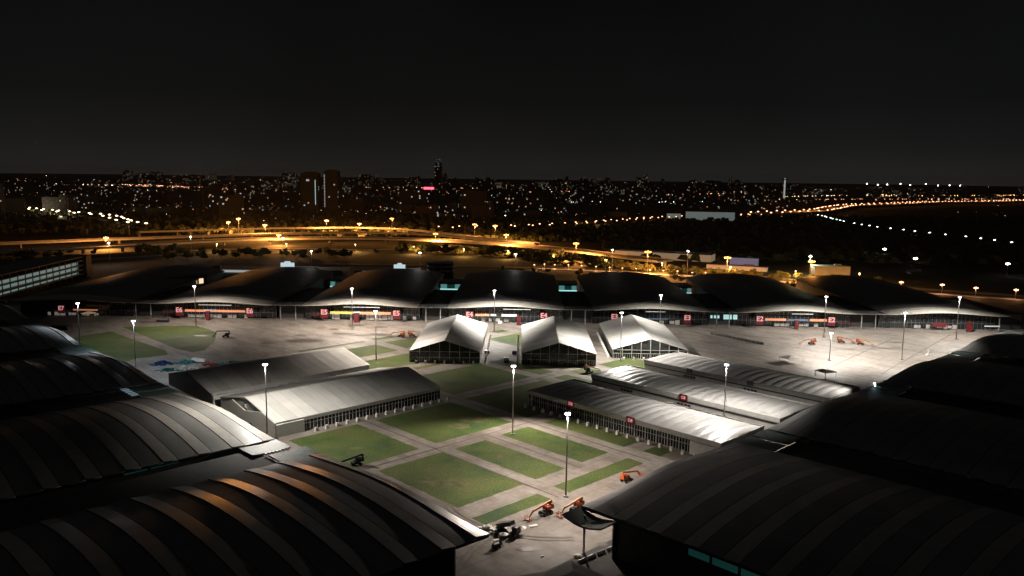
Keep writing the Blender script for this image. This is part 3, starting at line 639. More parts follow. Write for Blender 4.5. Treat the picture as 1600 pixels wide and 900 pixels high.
boom_lift('red lift on the right plaza, left of a close pair', (211, 526, 0), D(170))
boom_lift('red lift on the right plaza, right of a close pair', (221, 520, 0), D(150))
boom_lift('brownish boom lift half hidden behind the leftmost gabled tent', (-80, 522, 0), D(-8))
boom_lift('brownish lift touching the edge of the leftmost gabled tent', (-73, 524, 0), D(200))
boom_lift('dark lift on the shaded lawn path beside the nearest left roof', (-60, 283, 0), D(20), .7, 'black', 'black')
boom_lift('dark lift in the shade before the middle ribbed tent', (37, 431, 0), D(160), 1, 'black', 'lifty')
boom_lift('black machine at the tip of the far left lawn', (-193, 513, 0), D(10), 1.5, 'black', 'black')
# truck with raised dark bed, forklift, canopies, boards near the bottom
t = thing('tipper_truck', 'dark truck with a raised black bed near the nearest left roof corner', 'truck', (-3.5, 228.5, 0), D(-38))
MB().box((0, 0, 0.9), (7.5, 2.3, 0.4)).build('chassis', M['black'], t)
cb = MB().box((3.3, 0, 2.0), (1.9, 2.3, 2.0), taper=0.9).build('cab', M['black'], t); MB().box((4.2, 0, 2.4), (0.15, 1.9, 0.8)).build('windscreen', M['glass'], cb)
MB().beam((-3.4, 0, 1.5), (1.8, 0, 3.6), 2.4, 1.2).build('raised_bed', M['black'], t)
for x in (-2.4, -1.2, 3.0):
    for y in (-1.1, 1.1): MB().tube((x, y-0.2, 0.5), (x, y+0.2, 0.5), 0.5, 0.5, 12).build('wheel', M['tyre'], t)
t = thing('forklift', 'dark forklift standing nearest the bottom edge by the left roof tip', 'forklift', (-6.5, 218.5, 0), D(30))
MB().box((0, 0, 0.9), (2.2, 1.3, 1.0), taper=0.9).build('body', M['black'], t)
b = MB()
for x, y in ((-0.7, -0.5), (-0.7, 0.5), (0.8, -0.5), (0.8, 0.5)): b.beam((x, y, 1.3), (x*0.8, y, 2.4), 0.1, 0.1)
b.box((0, 0, 2.45), (1.6, 1.2, 0.1)); b.build('overhead_guard', M['steel'], t)
b = MB(); b.beam((1.3, -0.4, 0.2), (1.3, -0.4, 3.0), 0.12, 0.15); b.beam((1.3, 0.4, 0.2), (1.3, 0.4, 3.0), 0.12, 0.15); b.beam((1.3, -0.4, 0.15), (2.4, -0.4, 0.15), 0.15, 0.06); b.beam((1.3, 0.4, 0.15), (2.4, 0.4, 0.15), 0.15, 0.06); b.build('mast', M['steel'], t)
for x in (-0.8, 0.8):
    for y in (-0.65, 0.65): MB().tube((x, y-0.12, 0.35), (x, y+0.12, 0.35), 0.35, 0.35, 12).build('wheel', M['tyre'], t)
def parasol(label, loc, r=1.4, h=2.4):
    t = thing('parasol', label, 'parasol', loc, 0, 'white parasols near the truck')
    MB().tube((0, 0, h-0.5), (0, 0, h), r, 0.05, 8).build('canopy', M['white'], t); MB().tube((0, 0, 0), (0, 0, h-0.4), 0.05, 0.05, 6).build('pole', M['steel'], t); MB().tube((0, 0, 0), (0, 0, 0.12), 0.4, 0.35, 10).build('base', M['concrete'], t)
parasol('white parasol right of the dark truck', (0.8, 228, 0)); parasol('white parasol left of the dark forklift', (-4.5, 223.5, 0)); 
def pile(name, label, cat, loc, rx, ry, h, m, n=26, seed=1, group=None):
    rnd = random.Random(seed); t = MB()
    for i in range(n):
        a, q = rnd.uniform(0, 6.28), rnd.random()**0.7; x, y = math.cos(a)*rx*q, math.sin(a)*ry*q; hh = h*(1.05-q)*rnd.uniform(.5, 1)
        t.box((x, y, hh/2), (rnd.uniform(.8, 2.2), rnd.uniform(.8, 2.2), max(.3, hh)), rnd.uniform(0, 3), rnd.uniform(.4, .95))
    o = t.build(name, M[m]); o.location = loc; return tag(o, label, cat, group)
pile('rubble_pile', 'pale heap of scrap beside the dark truck and the left roof tip', 'scrap heap', (-9.5, 230.5, 0), 3.6, 2.2, 1.6, 'white', 34, 3)
o = tag(MB().box((0, 0, 0.1), (2.8, 1.5, 0.2), D(25)).box((0.1, 0, 0.24), (2.5, 1.2, 0.08), D(25)).build('white_board', M['white']), 'white board lying alone on the paving right of the truck', 'board'); o.location = (4.3, 233.5, 0)
o = tag(MB().box((0, 0, 0.1), (1.0, 0.6, 0.2), D(10)).box((0, 0.1, 0.25), (0.6, 0.4, 0.1), D(30)).build('paper_sack', M['white']), 'small white sack on the paving near the bottom', 'sack'); o.location = (6.5, 213.5, 0)
for i in range(4):
    o = tag(MB().box((0, 0, 0.4), (3.4, 0.5, 0.8), taper=.8).box((0, 0, 0.85), (3.2, 0.3, 0.15)).build('road_barrier', M['white']), 'white barrier in the row beside the dark canopy column at the bottom', 'barrier', 'white barriers at the bottom'); o.location = (17.5+i*2.9, 211+i*2.6, 0); o.rotation_euler = (0, 0, D(42))
t = tag(MB().tube((0, 0, 0), (0, 0, 0.5), 1.1, 1.1, 14).tube((0, 0, 0.5), (0, 0, 0.7), 0.8, 0.8, 14).build('cable_drum', M['block']), 'pale round cable drum lying by the white barriers', 'cable drum'); t.location = (16.5, 214, 0)
# small dark gabled kiosk roof at the bottom edge
t = thing('gatehouse', 'dark low gatehouse with hipped roof at the bottom edge between the canopies', 'building', (14, 192.5, 0), D(45))
MB().box((0, 0, 1.8), (15, 15, 3.6)).build('wall', M['darkwall'], t); MB().box((0, 0, 4.6), (17, 17, 2.0), taper=0.2).build('roof', M['seam'], t)
# left side yard clutter
pile('tarpaulin_pile', 'blue tarpaulin covered pile behind the second mast from the left', 'covered pile', (-199, 434, 0), 9, 4, 2.6, 'blue', 26, 5)
pile('tarpaulin_pile', 'teal tarpaulin covered pile right beside the blue one', 'covered pile', (-188, 439, 0), 8, 4, 2.6, 'teal', 26, 6)
pile('goods_pile', 'pale bluish stack of goods in front of the tarpaulins', 'stacked goods', (-182, 423, 0), 10, 4.5, 2.4, 'white', 34, 7)
pile('crate_pile', 'dark teal stack of crates below the pale goods', 'crate stack', (-190, 420, 0), 8, 3, 2.2, 'teal', 22, 8)
pile('red_material_pile', 'dull red heap of material beside the pale road kiosk', 'heap', (-172, 434, 0), 7, 3.5, 2.0, 'redp', 24, 9)
pile('dark_teal_heap', 'large dark teal heap on the shaded paving behind the far gabled tent', 'heap', (-158, 436, 0), 17, 8, 2.6, 'teal', 60, 10)
t = thing('white_trailer', 'white topped trailer beside the dull red heap', 'trailer', (-181, 440, 0), D(-20)); MB().box((0, 0, 1.6), (9, 2.2, 1.6)).build('body', M['white'], t)
for x in (-2.5, 2.5): MB().tube((x, -1.2, 0.45), (x, 1.2, 0.45), 0.45, 0.45, 10).build('wheel', M['tyre'], t)
t = thing('box_truck', 'small truck with a pale cover on the dark paved corner at far left', 'truck', (-341, 543, 0), D(-60))
MB().box((-0.8, 0, 2.0), (5, 2.4, 2.6)).build('cargo_box', M['white'], t); MB().box((2.8, 0, 1.5), (1.8, 2.2, 1.8), taper=.9).build('cab', M['white'], t); MB().box((0, 0, 0.6), (7, 2.2, 0.3)).build('chassis', M['black'], t)
for x in (-2, 2.6):
    for y in (-1.1, 1.1): MB().tube((x, y-.15, .5), (x, y+.15, .5), .5, .5, 12).build('wheel', M['tyre'], t)
tag(MB().box((0, 0, 1.3), (14, 6, 2.2), taper=.9).box((0, 0, 2.6), (10, 3, .5)).build('dark_container', M['black']), 'dark flat container on the paved corner behind the leftmost mast', 'container').location = (-311, 529, 0)
tag(MB().box((0, 0, .8), (9, 2.5, 1.4), taper=.9).box((4.2, 0, 1.9), (.4, 2, 1.4)).build('dark_skip', M['black']), 'black low skip at the upper edge of the far left lawn', 'skip').location = (-256, 562, 0)
def canopy_stall(label, loc, rz, W, L, h, m, lit=False):
    t = thing('canopy_shelter', label, 'shelter', loc, rz)
    MB().slab([(-W/2, -L/2), (W/2, -L/2), (W/2, L/2), (-W/2, L/2)], h, h+0.2).box((0, 0, h+0.7), (W, L, 1.0), taper=0.25).build('canopy', m, t)
    for x in (-W/2+.3, W/2-.3):
        for y in (-L/2+.3, L/2-.3): MB().tube((x, y, 0), (x, y, h), .12, .12, 6).build('post', M['steel'], t)
    return t
canopy_stall('white roofed shelter next to the farthest ribbed tent', (165.5, 431, 0), D(25), 8, 8, 3.0, M['white'])
canopy_stall('grey roofed shelter on the shaded part of the right plaza', (157.5, 464, 0), D(25), 11, 8, 3.2, M['fascia'])
canopy_stall('glowing white canopy before the dark left end hall', (-316, 574, 0), 0, 8, 6, 3.4, EM['creamw'])
MB_ = MB()
for i in range(14): MB_.box((0, i*3.1, 0.7), (0.6, 2.6, 1.4))
o = tag(MB_.build('barrier_run', M['darkwall']), 'dark run of barriers crossing the shaded right plaza', 'barrier run'); o.location = (131, 548, 0); o.rotation_euler = (0, 0, D(218))
MB_ = MB().box((0, 0, .4), (2.2, 2.2, .8)).tube((0, 0, .8), (.4, 0, 3.4), .3, .2).box((.3, 0, 3.2), (.9, .9, .7))
o = tag(MB_.build('compressor', M['block']), 'pale small machine on the right plaza near the dark roof edge', 'machine'); o.location = (250, 490, 0)
for x, y, lb in ((-16, 577, 'white goods by the E4 totem'), (-21, 476, 'black bin beside the mast between the gabled tents'), (-4.5, 476, 'black bin at the left wall of the middle gabled tent'), (-9, 457, 'white trolley in the shade between the gabled tents')):
    nm = 'waste_bin' if 'bin' in lb else 'trolley'
    o = tag(MB().box((0, 0, .9), (3, 2, 1.6), taper=.9).box((0, 0, 1.8), (2.6, 1.8, .2)).build(nm, M['black' if 'black' in lb else 'white']), lb, 'bin' if 'bin' in lb else 'trolley'); o.location = (x, y, 0)
for x, y, lb in ((-208, 403, 'small dark shrub standing on the left lawn near the hall roof'),):
    pass

# ------------------------------------------------------------------ roads
def ribbon(name, pts, width, z, thick, deckm, parapet=True, piers=False, label=None):
    P = [Vector((x, y, 0)) for x, y in pts]; Q = []
    for i in range(len(P)-1):
        p0 = P[max(i-1, 0)]; p1 = P[i]; p2 = P[i+1]; p3 = P[min(i+2, len(P)-1)]
        for k in range(6):
            t = k/6; Q.append(0.5*((2*p1)+(p2-p0)*t+(2*p0-5*p1+4*p2-p3)*t*t+(3*p1-p0-3*p2+p3)*t**3))
    Q.append(P[-1]); N = []
    for i in range(len(Q)):
        d = (Q[min(i+1, len(Q)-1)]-Q[max(i-1, 0)]).normalized(); N.append(Vector((-d.y, d.x, 0)))
    def strip(off0, off1, z0, z1):
        m = MB(); vs = []
        for q, n in zip(Q, N):
            a, b = q+n*off0, q+n*off1; vs += [(a.x, a.y, z0), (b.x, b.y, z0), (b.x, b.y, z1), (a.x, a.y, z1)]
        fs = []
        for i in range(len(Q)-1):
            for k in range(4):
                fs.append((4*i+k, 4*i+(k+1) % 4, 4*i+4+(k+1) % 4, 4*i+4+k))
        fs += [(3, 2, 1, 0), tuple(4*(len(Q)-1)+k for k in range(4))]
        return m.add(vs, fs)
    w2 = width/2
    if piers:
        struct(name, strip(-w2, w2, z-thick, z), deckm)
        struct(name+'_parapet', strip(-w2-.3, -w2, z-thick, z+1.1), M['curb']); struct(name+'_parapet', strip(w2, w2+.3, z-thick, z+1.1), M['curb'])
        pm = MB()
        for q in Q[::4]: pm.box((q.x, q.y, (z-thick)/2), (3, 3, z-thick))
        struct(name+'_piers', pm, M['concrete'])
        struct(name+'_marking', strip(-.35, .35, z+0.01, z+0.03), M['white'])
    else: struct(name, strip(-w2, w2, 0.02, 0.12), deckm)
    return Q, N
HW1 = [(-760, 860), (-600, 1010), (-540, 1075), (-470, 1165), (-390, 1232), (-260, 1268), (-134, 1248), (-17, 1185), (72, 1100), (120, 1035), (172, 975)]
HW2 = [(-760, 1010), (-640, 1130), (-500, 1250), (-409, 1318), (-290, 1380), (-174, 1362), (-79, 1290), (-10, 1222)]
HW3 = [(-620, 1290), (-525, 1365), (-450, 1420), (-390, 1447), (-305, 1478), (-201, 1430), (-101, 1318), (-40, 1240), (20, 1175)]
ribbon('highway', HW1, 30, 8, 1.6, M['deck'], piers=True)
ribbon('upper_highway', HW2, 22, 9, 1.5, M['deck'], piers=True)
ribbon('ramp', HW3, 11, 11, 1.3, M['deck'], piers=True)
ribbon('lower_road', [(-560, 1020), (-430, 1120), (-358, 1150), (-264, 1152), (-167, 1165), (-100, 1160), (0, 1090), (70, 1010)], 13, 0, 0, M['deck'])
ribbon('east_road', [(172, 975), (250, 905), (320, 860), (430, 790), (640, 690)], 16, 0, 0, M['deck'])
ribbon('left_road', [(-760, 500), (-560, 720), (-540, 840), (-530, 950), (-496, 1000), (-423, 1060), (-300, 1090)], 12, 0, 0, M['deck'])
ribbon('service_road', [(-240, 958), (-60, 955), (13, 944), (84, 926), (142, 904), (200, 882), (260, 858), (340, 800), (440, 750), (560, 690)], 11, 0, 0, M['deck'])
RA = [(-160, 1560), (-24, 1640), (85, 1745), (147, 1828), (215, 1922), (290, 2024), (374, 2137), (498, 2245), (693, 2390)]
RB = [(693, 2390), (880, 2600), (990, 2720), (1357, 3378), (1711, 3751), (2110, 4197), (2535, 4488), (3026, 4951), (3700, 5500)]
qa, na = ribbon('boulevard', RA, 26, 0, 0, M['deck'])
qb, nb_ = ribbon('distant_highway', RB, 60, 10, 1.5, M['deck'], piers=True)
WRD = [(870, 2420), (855, 2338), (793, 2005), (781, 1828), (791, 1723), (804, 1613), (815, 1516), (817, 1414), (826, 1339), (835, 1240)]
qw, nw = ribbon('lane', WRD, 12, 0, 0, M['asphalt'])
LRD = [(-1700, 2480), (-1509, 2309), (-1262, 2050), (-1044, 1871), (-913, 1764), (-800, 1600), (-700, 1480)]
ql, nl = ribbon('west_road', LRD, 26, 0, 0, M['deck'])

# street lamps: one prototype per kind, copied
def lamp_proto(name, h, head_r, em, label, group, arm=1.5, light=None, cat='street lamp', at=(0, 0, 0), ring=False):
    t = thing(name, label, cat, at, 0, group)
    MB().tube((0, 0, 0), (0, 0, h), 0.022*h**0.7+0.06, 0.1, 6).build('pole', M['pole'], t)
    b = MB()
    for s in (-1, 1): b.beam((0, 0, h), (s*arm, 0, h+0.25), 0.14, 0.12)
    b.build('arm', M['pole'], t)
    b = MB(); b.orb((0, 0, h+0.2), head_r); 
    for s in (-1, 1): b.orb((s*arm, 0, h+0.2), head_r*0.6)
    b.build('lamp_head', em, t)
    if ring:
        b = MB()
        for k in range(8): b.orb((math.cos(k*.785)*2.2, math.sin(k*.785)*2.2, h), 1.15)
        b.build('lamp_halo_ring', EM['ringo'], t)  # oversized ring of glowing orbs stands in for the lamp's orange halo
    if light:
        d = bpy.data.lights.new('lamp_light', 'SPOT' if len(light) > 2 and light[2] else 'POINT'); d.energy = light[0]; d.color = light[1]; d.shadow_soft_size = 0.8
        if d.type == 'SPOT': d.spot_size = math.radians(173); d.spot_blend = 0.25
        elif len(light) > 2: d.energy *= 0.7
        l = bpy.data.objects.new('lamp_light', d); COL.objects.link(l); l.parent = t; l.location = (0, 0, h-head_r-1.0)
    return t
def row(proto, pts, labels=None):
    cache(proto)
    for i, (x, y) in enumerate(pts):
        o = proto if i == 0 else copy_tree(proto)
        o.location = (x, y, 0)
        if labels: o['label'] = labels[i] if isinstance(labels, list) else labels
OR_POS = [(-515, 1400, 22, 'left of the close pair behind the left end of the highway'), (-506, 1425, 27, 'right of the close pair behind the left end of the highway'), (-419, 1300, 24, 'above the left end of the bright deck'),
          (-368, 1205, 15, 'low in front of the lit deck at left'), (-353, 1440, 25, 'behind the deck above the roof sign'), (-294, 1440, 20, 'second to the left of the tallest one'), (-239, 1460, 29, 'tallest, over the middle of the ramp'),
          (-134, 1225, 19, 'in front of the deck above the white frame building'), (-81, 1330, 28, 'behind the deck above the fourth far hall'), (-46, 1300, 28, 'right of the one above the fourth far hall'), (-25, 1165, 23, 'at the hedge above the fourth far hall'),
          (68, 1040, 22, 'where the highway passes above the third far hall'), (-575, 1100, 16, 'alone far left over the dark trees'), (139, 898, 25, 'over the lit trees above the right gabled tent'), (214, 844, 25, 'in front of the violet-lit building'), (292, 816, 25, 'below the greenish floodlight at right')]
for x, y, h, lb in OR_POS: lamp_proto('highway_lamp', h, 1.5, EM['lampo'], 'orange high mast lamp '+lb, 'orange highway lamps', 2.8, (480000, (1.0, 0.38, 0.08), x > -260), at=(x, y, 0), ring=True)
SV = [(13, 934), (25, 942), (37, 937), (53, 939), (68, 934), (84, 923), (99, 918), (113, 913), (128, 909), (142, 898), (156, 893), (171, 889), (185, 878), (200, 880), (213, 870)]
pr = lamp_proto('street_lamp', 5, 0.5, EM['lampp'], 'small lamp in the even row along the service road behind the far halls', 'service road lamps', .6, (2600, (1.0, 0.5, 0.2)))
row(pr, SV)
for x, y, e in ((60, 925, 9000), (130, 897, 9000), (195, 870, 9000), (20, 925, 6000)):
    pass
wl = lamp_proto('street_lamp', 26, 0.7, EM['lampw'], 'x', 'white lamps behind the far halls', .8, (9000, (1, .93, .85)))
row(wl, [(-222, 838), (-108, 838), (-8, 838), (100, 905), (185, 905), (-470, 905), (-420, 1010), (-303, 1010)],
    ['white lamp by the left white roof sign behind E6', 'white lamp by the bluish roof sign behind E5', 'white lamp behind the fourth far hall', 'white lamp standing in the service road row', 'white lamp before the violet-lit building',
     'white lamp over the dark trees behind the garage', 'small white lamp at the left end of the highway', 'white lamp in front of the lower road'])
pt = lamp_proto('street_lamp', 10, 0.45, EM['lampy'], 'x', 'fill lamps among the orange-lit trees', .8, (42000, (1.0, .50, .13)))  # a few real lamps, the rest added to brighten the trees
row(pt, [(-420, 1095), (-330, 1115), (-235, 1120), (-150, 1098), (-80, 1075), (-20, 1055), (38, 1008), (98, 955), (160, 925), (230, 893), (292, 862), (355, 850)],
    ['small fill lamp among the trees below the highway, %s' % q for q in ('leftmost one', 'second from the left', 'above the bluish roof sign', 'left of the white frame building', 'above the white frame building', 'behind the fourth far hall',
     'between the fourth and third far halls', 'above the third far hall', 'left of the long low warehouse', 'before the long low warehouse', 'before the violet-lit building', 'before the floodlit pale warehouse')])
pk = lamp_proto('street_lamp', 9, 1.15, EM['lampp'], 'x', 'pinkish lamps behind the right end of the far halls', 1.6, (5000, (1, .45, .2)))
row(pk, [(345, 812), (369, 785), (401, 770), (422, 750), (453, 740)], ['pinkish lamp %s of the five behind the last far hall' % s for s in ('first from the left', 'second from the left', 'in the middle', 'second from the right', 'rightmost')])
def along(Q, N, step, off, skip=0):
    out_ = []; acc = skip
    for i in range(len(Q)-1):
        L = (Q[i+1]-Q[i]).length; d = (Q[i+1]-Q[i])/L
        while acc < L:
            p = Q[i]+d*acc+N[i]*off; out_.append((p.x+random.uniform(-4, 4), p.y+random.uniform(-4, 4))); acc += step
        acc -= L
    return out_
pa = lamp_proto('street_lamp', 9, 1.0, EM['lampp'], 'small warm lamp in the double row along the boulevard beyond the highway', 'boulevard lamps', 1.2)
row(pa, along(qa, na, 42, 14)+along(qa, na, 45, -14, 20))
pb = lamp_proto('street_lamp', 14, 1.75, EM['lampp'], 'tiny orange lamp in the long curving string of the distant highway at right', 'distant highway lamps', 2)
row(pb, along(qb, nb_, 62, 31)+along(qb, nb_, 66, -31, 20))
pw_ = lamp_proto('street_lamp', 8, 0.95, EM['lampg'], 'white lamp in the string curving to the right edge of the picture', 'white lane lamps', 1.6)
row(pw_, along(qw, nw, 48, 6))
pl_ = lamp_proto('street_lamp', 12, 1.5, EM['lampy'], 'bright cream lamp in the row at far left above the dark trees', 'west road lamps', 2.2)
row(pl_, along(ql, nl, 52, 10)+along(ql, nl, 88, -12, 30))
for x, y, p, c in ((-1262, 2050, 60000, (1, .8, .5)), (-1100, 1900, 60000, (1, .8, .5)), (150, 1810, 30000, (1, .5, .2)), (330, 2060, 30000, (1, .5, .2))):
    d = bpy.data.lights.new('road_light', 'POINT'); d.energy = p; d.color = c; d.shadow_soft_size = 2; l = bpy.data.objects.new('road_light', d); COL.objects.link(l); l.location = (x, y, 12)
for i in range(2, 16):
    q = qb[int((len(qb)-1)*i/16)]; d = bpy.data.lights.new('road_light', 'POINT'); d.energy = 50000; d.color = (1, .36, .08); d.shadow_soft_size = 3
    l = bpy.data.objects.new('road_light', d); COL.objects.link(l); l.location = (q.x, q.y, 24)
gl = lamp_proto('yard_floodlight', 22, 1.6, EM['lampg'], 'greenish white floodlight over the yard at right', 'yard floodlights', 1.0, (26000, (.85, 1, .7)), cat='floodlight')
row(gl, [(322, 905)])
ww = lamp_proto('yard_floodlight', 14, 1.4, EM['lampw'], 'x', 'white yard lights at right', 1.8, cat='floodlight')
row(ww, [(478, 985), (560, 935), (500, 1120)], ['white starry floodlight left of a pair near the right edge', 'white starry floodlight nearest the right edge', 'small white light above the starry pair at right'])

# ------------------------------------------------------------------ buildings just behind the far halls
def box_building(label, loc, rz, dims, wall, roof=None, group=None, extras=None):
    t = thing('building', label, 'building', loc, rz, group); w_, d_, h_ = dims
    MB().box((0, 0, h_/2), (w_, d_, h_)).build('wall', wall, t)
    b = MB().box((0, 0, h_+.2), (w_+1, d_+1, .4)); b.box((w_*.2, 0, h_+1.2), (w_*.18, d_*.3, 1.6)); b.build('roof', roof or M['dim'], t)
    return t
# parking garage
t = thing('parking_garage', 'long open parking garage with teal lit levels behind the left end of the far row', 'parking garage', (0, 0, 0))
a, b_ = Vector((-424, 640)), Vector((-442, 800)); d = (b_-a); a2 = a-d*0.35; dn = d.normalized(); n = Vector((-dn.y, dn.x))
def gpt(s, o): p = a2+(b_-a2)*s+n*o; return (p.x, p.y)
for z in (3.6, 7.6, 12.2, 16.8, 20.6): MB().slab([gpt(0, 0), gpt(1, 0), gpt(1, 34), gpt(0, 34)], z, z+.9).build('floor_slab', M['concrete'], t)
for z in (4.6, 8.8, 13.4): MB().slab([gpt(0, 3), gpt(.97, 3), gpt(.97, 3.4), gpt(0, 3.4)], z, z+(2.6 if z > 5 else 1.4)).build('lit_level', EM['tealf'], t)
for i in range(18): MB().slab([gpt(i/17-.002, 1), gpt(i/17+.002, 1), gpt(i/17+.002, 1.6), gpt(i/17-.002, 1.6)], 0, 20.6).build('pillar', M['darkwall'], t)
MB().slab([gpt(1.005, -2), gpt(1.06, -2), gpt(1.06, 22), gpt(1.005, 22)], 0, 22).build('stair_tower', mat('brown_cladding', (.30, .20, .17), .8), t)
# flat roofs, frame building and galleries behind the far row
t = box_building('low building with a white lit roof edge and a boxed roof sign behind E6', (-245, 800, 0), 0, (135, 30, 12), M['bwall'], M['curb'])
MB().box((-2, -15.6, 10.5), (100, .5, 2.2)).build('lit_roof_edge', EM['bw'], t); 
sg = MB().box((10, -4, 16.0), (13, 3, 4.6)); sg.box((10, -4, 19.0), (5, 3, 1.4)); sg.build('roof_sign', EM['signw'], t)
MB().box((-58, -12, 14), (8, 3, 3)).build('roof_lantern', M['bwall'], t)
t = box_building('low building with a bluish lit roof edge and bright boxed roof sign behind E5', (-135, 802, 0), 0, (62, 30, 12), M['dim'], M['dim'])
MB().box((4, -15.6, 11.5), (54, .5, 2.0)).build('lit_roof_edge', EM['tealf'], t)
sg = MB().box((12, -6, 16), (11, 3, 4.2)); sg.box((12, -6, 18.8), (4, 3, 1.4)); sg.build('roof_sign', EM['signw'], t)
t = thing('concrete_frame_building', 'open white concrete frame building behind the gap left of E4', 'building', (-82, 792, 0))
for z in (13, 17.2, 21.4): MB().box((0, 0, z), (27, 16, 1.0)).build('floor_slab', M['curb'], t)
for x in (-13, -6, 1, 13): MB().box((x, -8, 11), (.8, .8, 22)).build('column', M['curb'], t)
MB().box((0, 6, 11), (26, .6, 20)).build('back_wall', M['darkwall'], t)
def gallery(label, cx, cy, w_, col='tealg'):
    t = thing('glass_gallery', label, 'building', (cx, cy, 0), 0, 'lit glass galleries between the far halls')
    MB().box((0, 6, 4.5), (w_, 11, 9)).build('wall', M['dim'], t)
    MB().box((0, 12, 9.5), (w_+1, 26, .8)).build('roof', M['curb'], t)
    g = MB().box((-w_*.32, 0.3, 6.2), (w_*.30, .3, 3.8)).build('lit_pane', EM[col], t); MB().box((w_*.34, 0.3, 6.2), (w_*.26, .3, 3.8)).build('lit_pane', EM[col], t)
    MB().box((w_*.02, 0.3, 6.4), (w_*.36, .3, 3.0)).build('lit_pane', EM['dimteal'], t)
    MB().box((0, 0.1, 3.6), (w_, .3, 1.0)).build('bright_strip', EM['tealb'], t)
    return t
gallery('teal lit glass gallery in the gap between E5 and E4', -66, 728, 19)
gallery('teal lit glass gallery in the gap between E4 and E3', 41, 730, 17)
gallery('small teal lit glass gallery in the gap right of E6', -171, 735, 14)
gallery('small teal lit glass gallery in the gap right of E3', 146, 725, 14, 'tealf')
t = thing('lit_canteen', 'row of warm lit arched windows in the gap left of E6', 'building', (-296, 690, 0), D(62))
MB().box((0, 4, 8), (52, 8, 16)).build('wall', M['dim'], t)
for i in range(6): MB().box((-20+i*7+(5 if i > 2 else 0), -.2, 10.5), (4.6, .3, 4.4)).build('lit_window', EM['warmw'], t)
# warehouses to the right behind
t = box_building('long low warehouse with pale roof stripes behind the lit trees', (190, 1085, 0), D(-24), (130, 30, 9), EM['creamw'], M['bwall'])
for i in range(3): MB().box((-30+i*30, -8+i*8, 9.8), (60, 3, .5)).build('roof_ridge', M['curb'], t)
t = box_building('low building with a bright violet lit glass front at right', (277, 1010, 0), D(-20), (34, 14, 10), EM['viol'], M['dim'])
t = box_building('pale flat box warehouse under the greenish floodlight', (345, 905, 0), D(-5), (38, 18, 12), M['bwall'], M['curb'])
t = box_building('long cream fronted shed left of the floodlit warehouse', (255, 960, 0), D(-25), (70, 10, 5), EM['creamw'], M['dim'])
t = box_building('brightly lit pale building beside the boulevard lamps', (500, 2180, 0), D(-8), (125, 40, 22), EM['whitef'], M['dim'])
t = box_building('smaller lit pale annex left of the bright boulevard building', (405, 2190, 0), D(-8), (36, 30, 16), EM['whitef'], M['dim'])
# tall towers
def tower(label, loc, dims, m, crown=None):
    t = thing('tower_block', label, 'tower', loc, 0, 'towers on the skyline'); w_, d_, h_ = dims
    MB().box((0, 0, h_/2), (w_, d_, h_)).build('wall', m, t); MB().box((0, 0, h_+1.5), (w_*.6, d_*.6, 3)).build('roof', M['dim'], t)
    return t
t = tower('tall dark block with a vertical white light strip, left one of the skyline pair', (-578, 2190, 0), (46, 30, 112), BM[0])
MB().box((16, -15.4, 60), (1.4, .6, 66)).build('light_strip', EM['coolw'], t)
MB().box((-4, -15.4, 92), (8, .6, 5)).build('lit_floor', EM['bw'], t)
t = tower('dark tall block forming the right half of the pair at left of centre', (-522, 2200, 0), (38, 30, 118), BM[0])
for i in range(22): MB().box((-17.5, -15.4, 22+i*4), (2.2, .6, 2.2)).build('stair_light', EM['bw'], t)
t = tower('very tall far tower with greenish lights at its rounded top', (-540, 5100, 0), (44, 44, 175), BM[0])
MB().tube((0, 0, 178), (0, 0, 212), 24, 12, 10).build('crown', M['dim'], t)
b = MB()
for i in range(16): b.orb((random.uniform(-22, 22), -24, random.uniform(165, 212)), 3.2)
b.build('crown_lights', EM['whitef'], t)
t = tower('mid height block with a glowing red roof sign right of the pair', (-330, 2750, 0), (60, 30, 62), BM[1]); MB().box((8, -15.5, 67), (34, 1, 7)).build('roof_sign', EM['redn'], t)
t = tower('slim mast like tower with cold lights on the horizon at right', (1560, 4900, 0), (14, 14, 120), BM[2]); MB().box((0, -8, 66), (9, 1, 118)).build('light_strip', EM['bw'], t); MB().box((0, 0, 118), (34, 20, 6)).build('deck', M['dim'], t)

# ------------------------------------------------------------------ far city
from mathutils import noise as mn
rnd = random.Random(5)
far_zones = ((-0.62, -0.30, 'left'), (-0.30, 0.02, 'middle'), (0.02, 0.34, 'right of centre'), (0.34, 0.62, 'right'))
cnt = 0
for i in range(270):
    d_ = 1900+rnd.random()**1.3*4600 if i < 200 else rnd.uniform(6500, 15000); a = rnd.uniform(-0.60, 0.58); 
    if a > 0.12 and d_ < 3000: d_ += 1600
    if a > 0.33: d_ += 1500
    x, y = math.tan(a)*d_, d_
    w_ = rnd.uniform(22, 90); dd = rnd.uniform(14, 30); h_ = rnd.choice([14, 18, 24, 34, 46, 60])*rnd.uniform(.8, 1.2)
    if d_ > 4000: h_ *= 1.3
    if d_ > 6500: h_ = rnd.uniform(60, 150); w_ *= 2.2
    if a > 0.3: h_ *= 0.45
    m = rnd.choice(BM); b = MB().box((0, 0, h_/2), (w_, dd, h_)); b.box((rnd.uniform(-.2, .2)*w_, 0, h_+1.5), (w_*.25, dd*.5, 3))
    if rnd.random() < .4: b.box((w_*.3, 0, h_*.6), (w_*.25, dd+2, h_*1.15))
    z = [q for q in far_zones if q[0] <= a < q[1]][0][2]
    kind = 'tall dark block' if h_ > 40 else ('mid height dark block' if h_ > 22 else 'low dark block')
    m = BM[rnd.choice([0, 0, 0, 1, 1, 2])]; o = b.build('city_building', m); o.location = (x, y, 0); o.rotation_euler = (0, 0, rnd.uniform(-.5, .5))
    tag(o, '%s with few lit windows in the far city, skyline %s' % (kind, z), 'building', 'far city buildings, %s %s' % (kind, z))
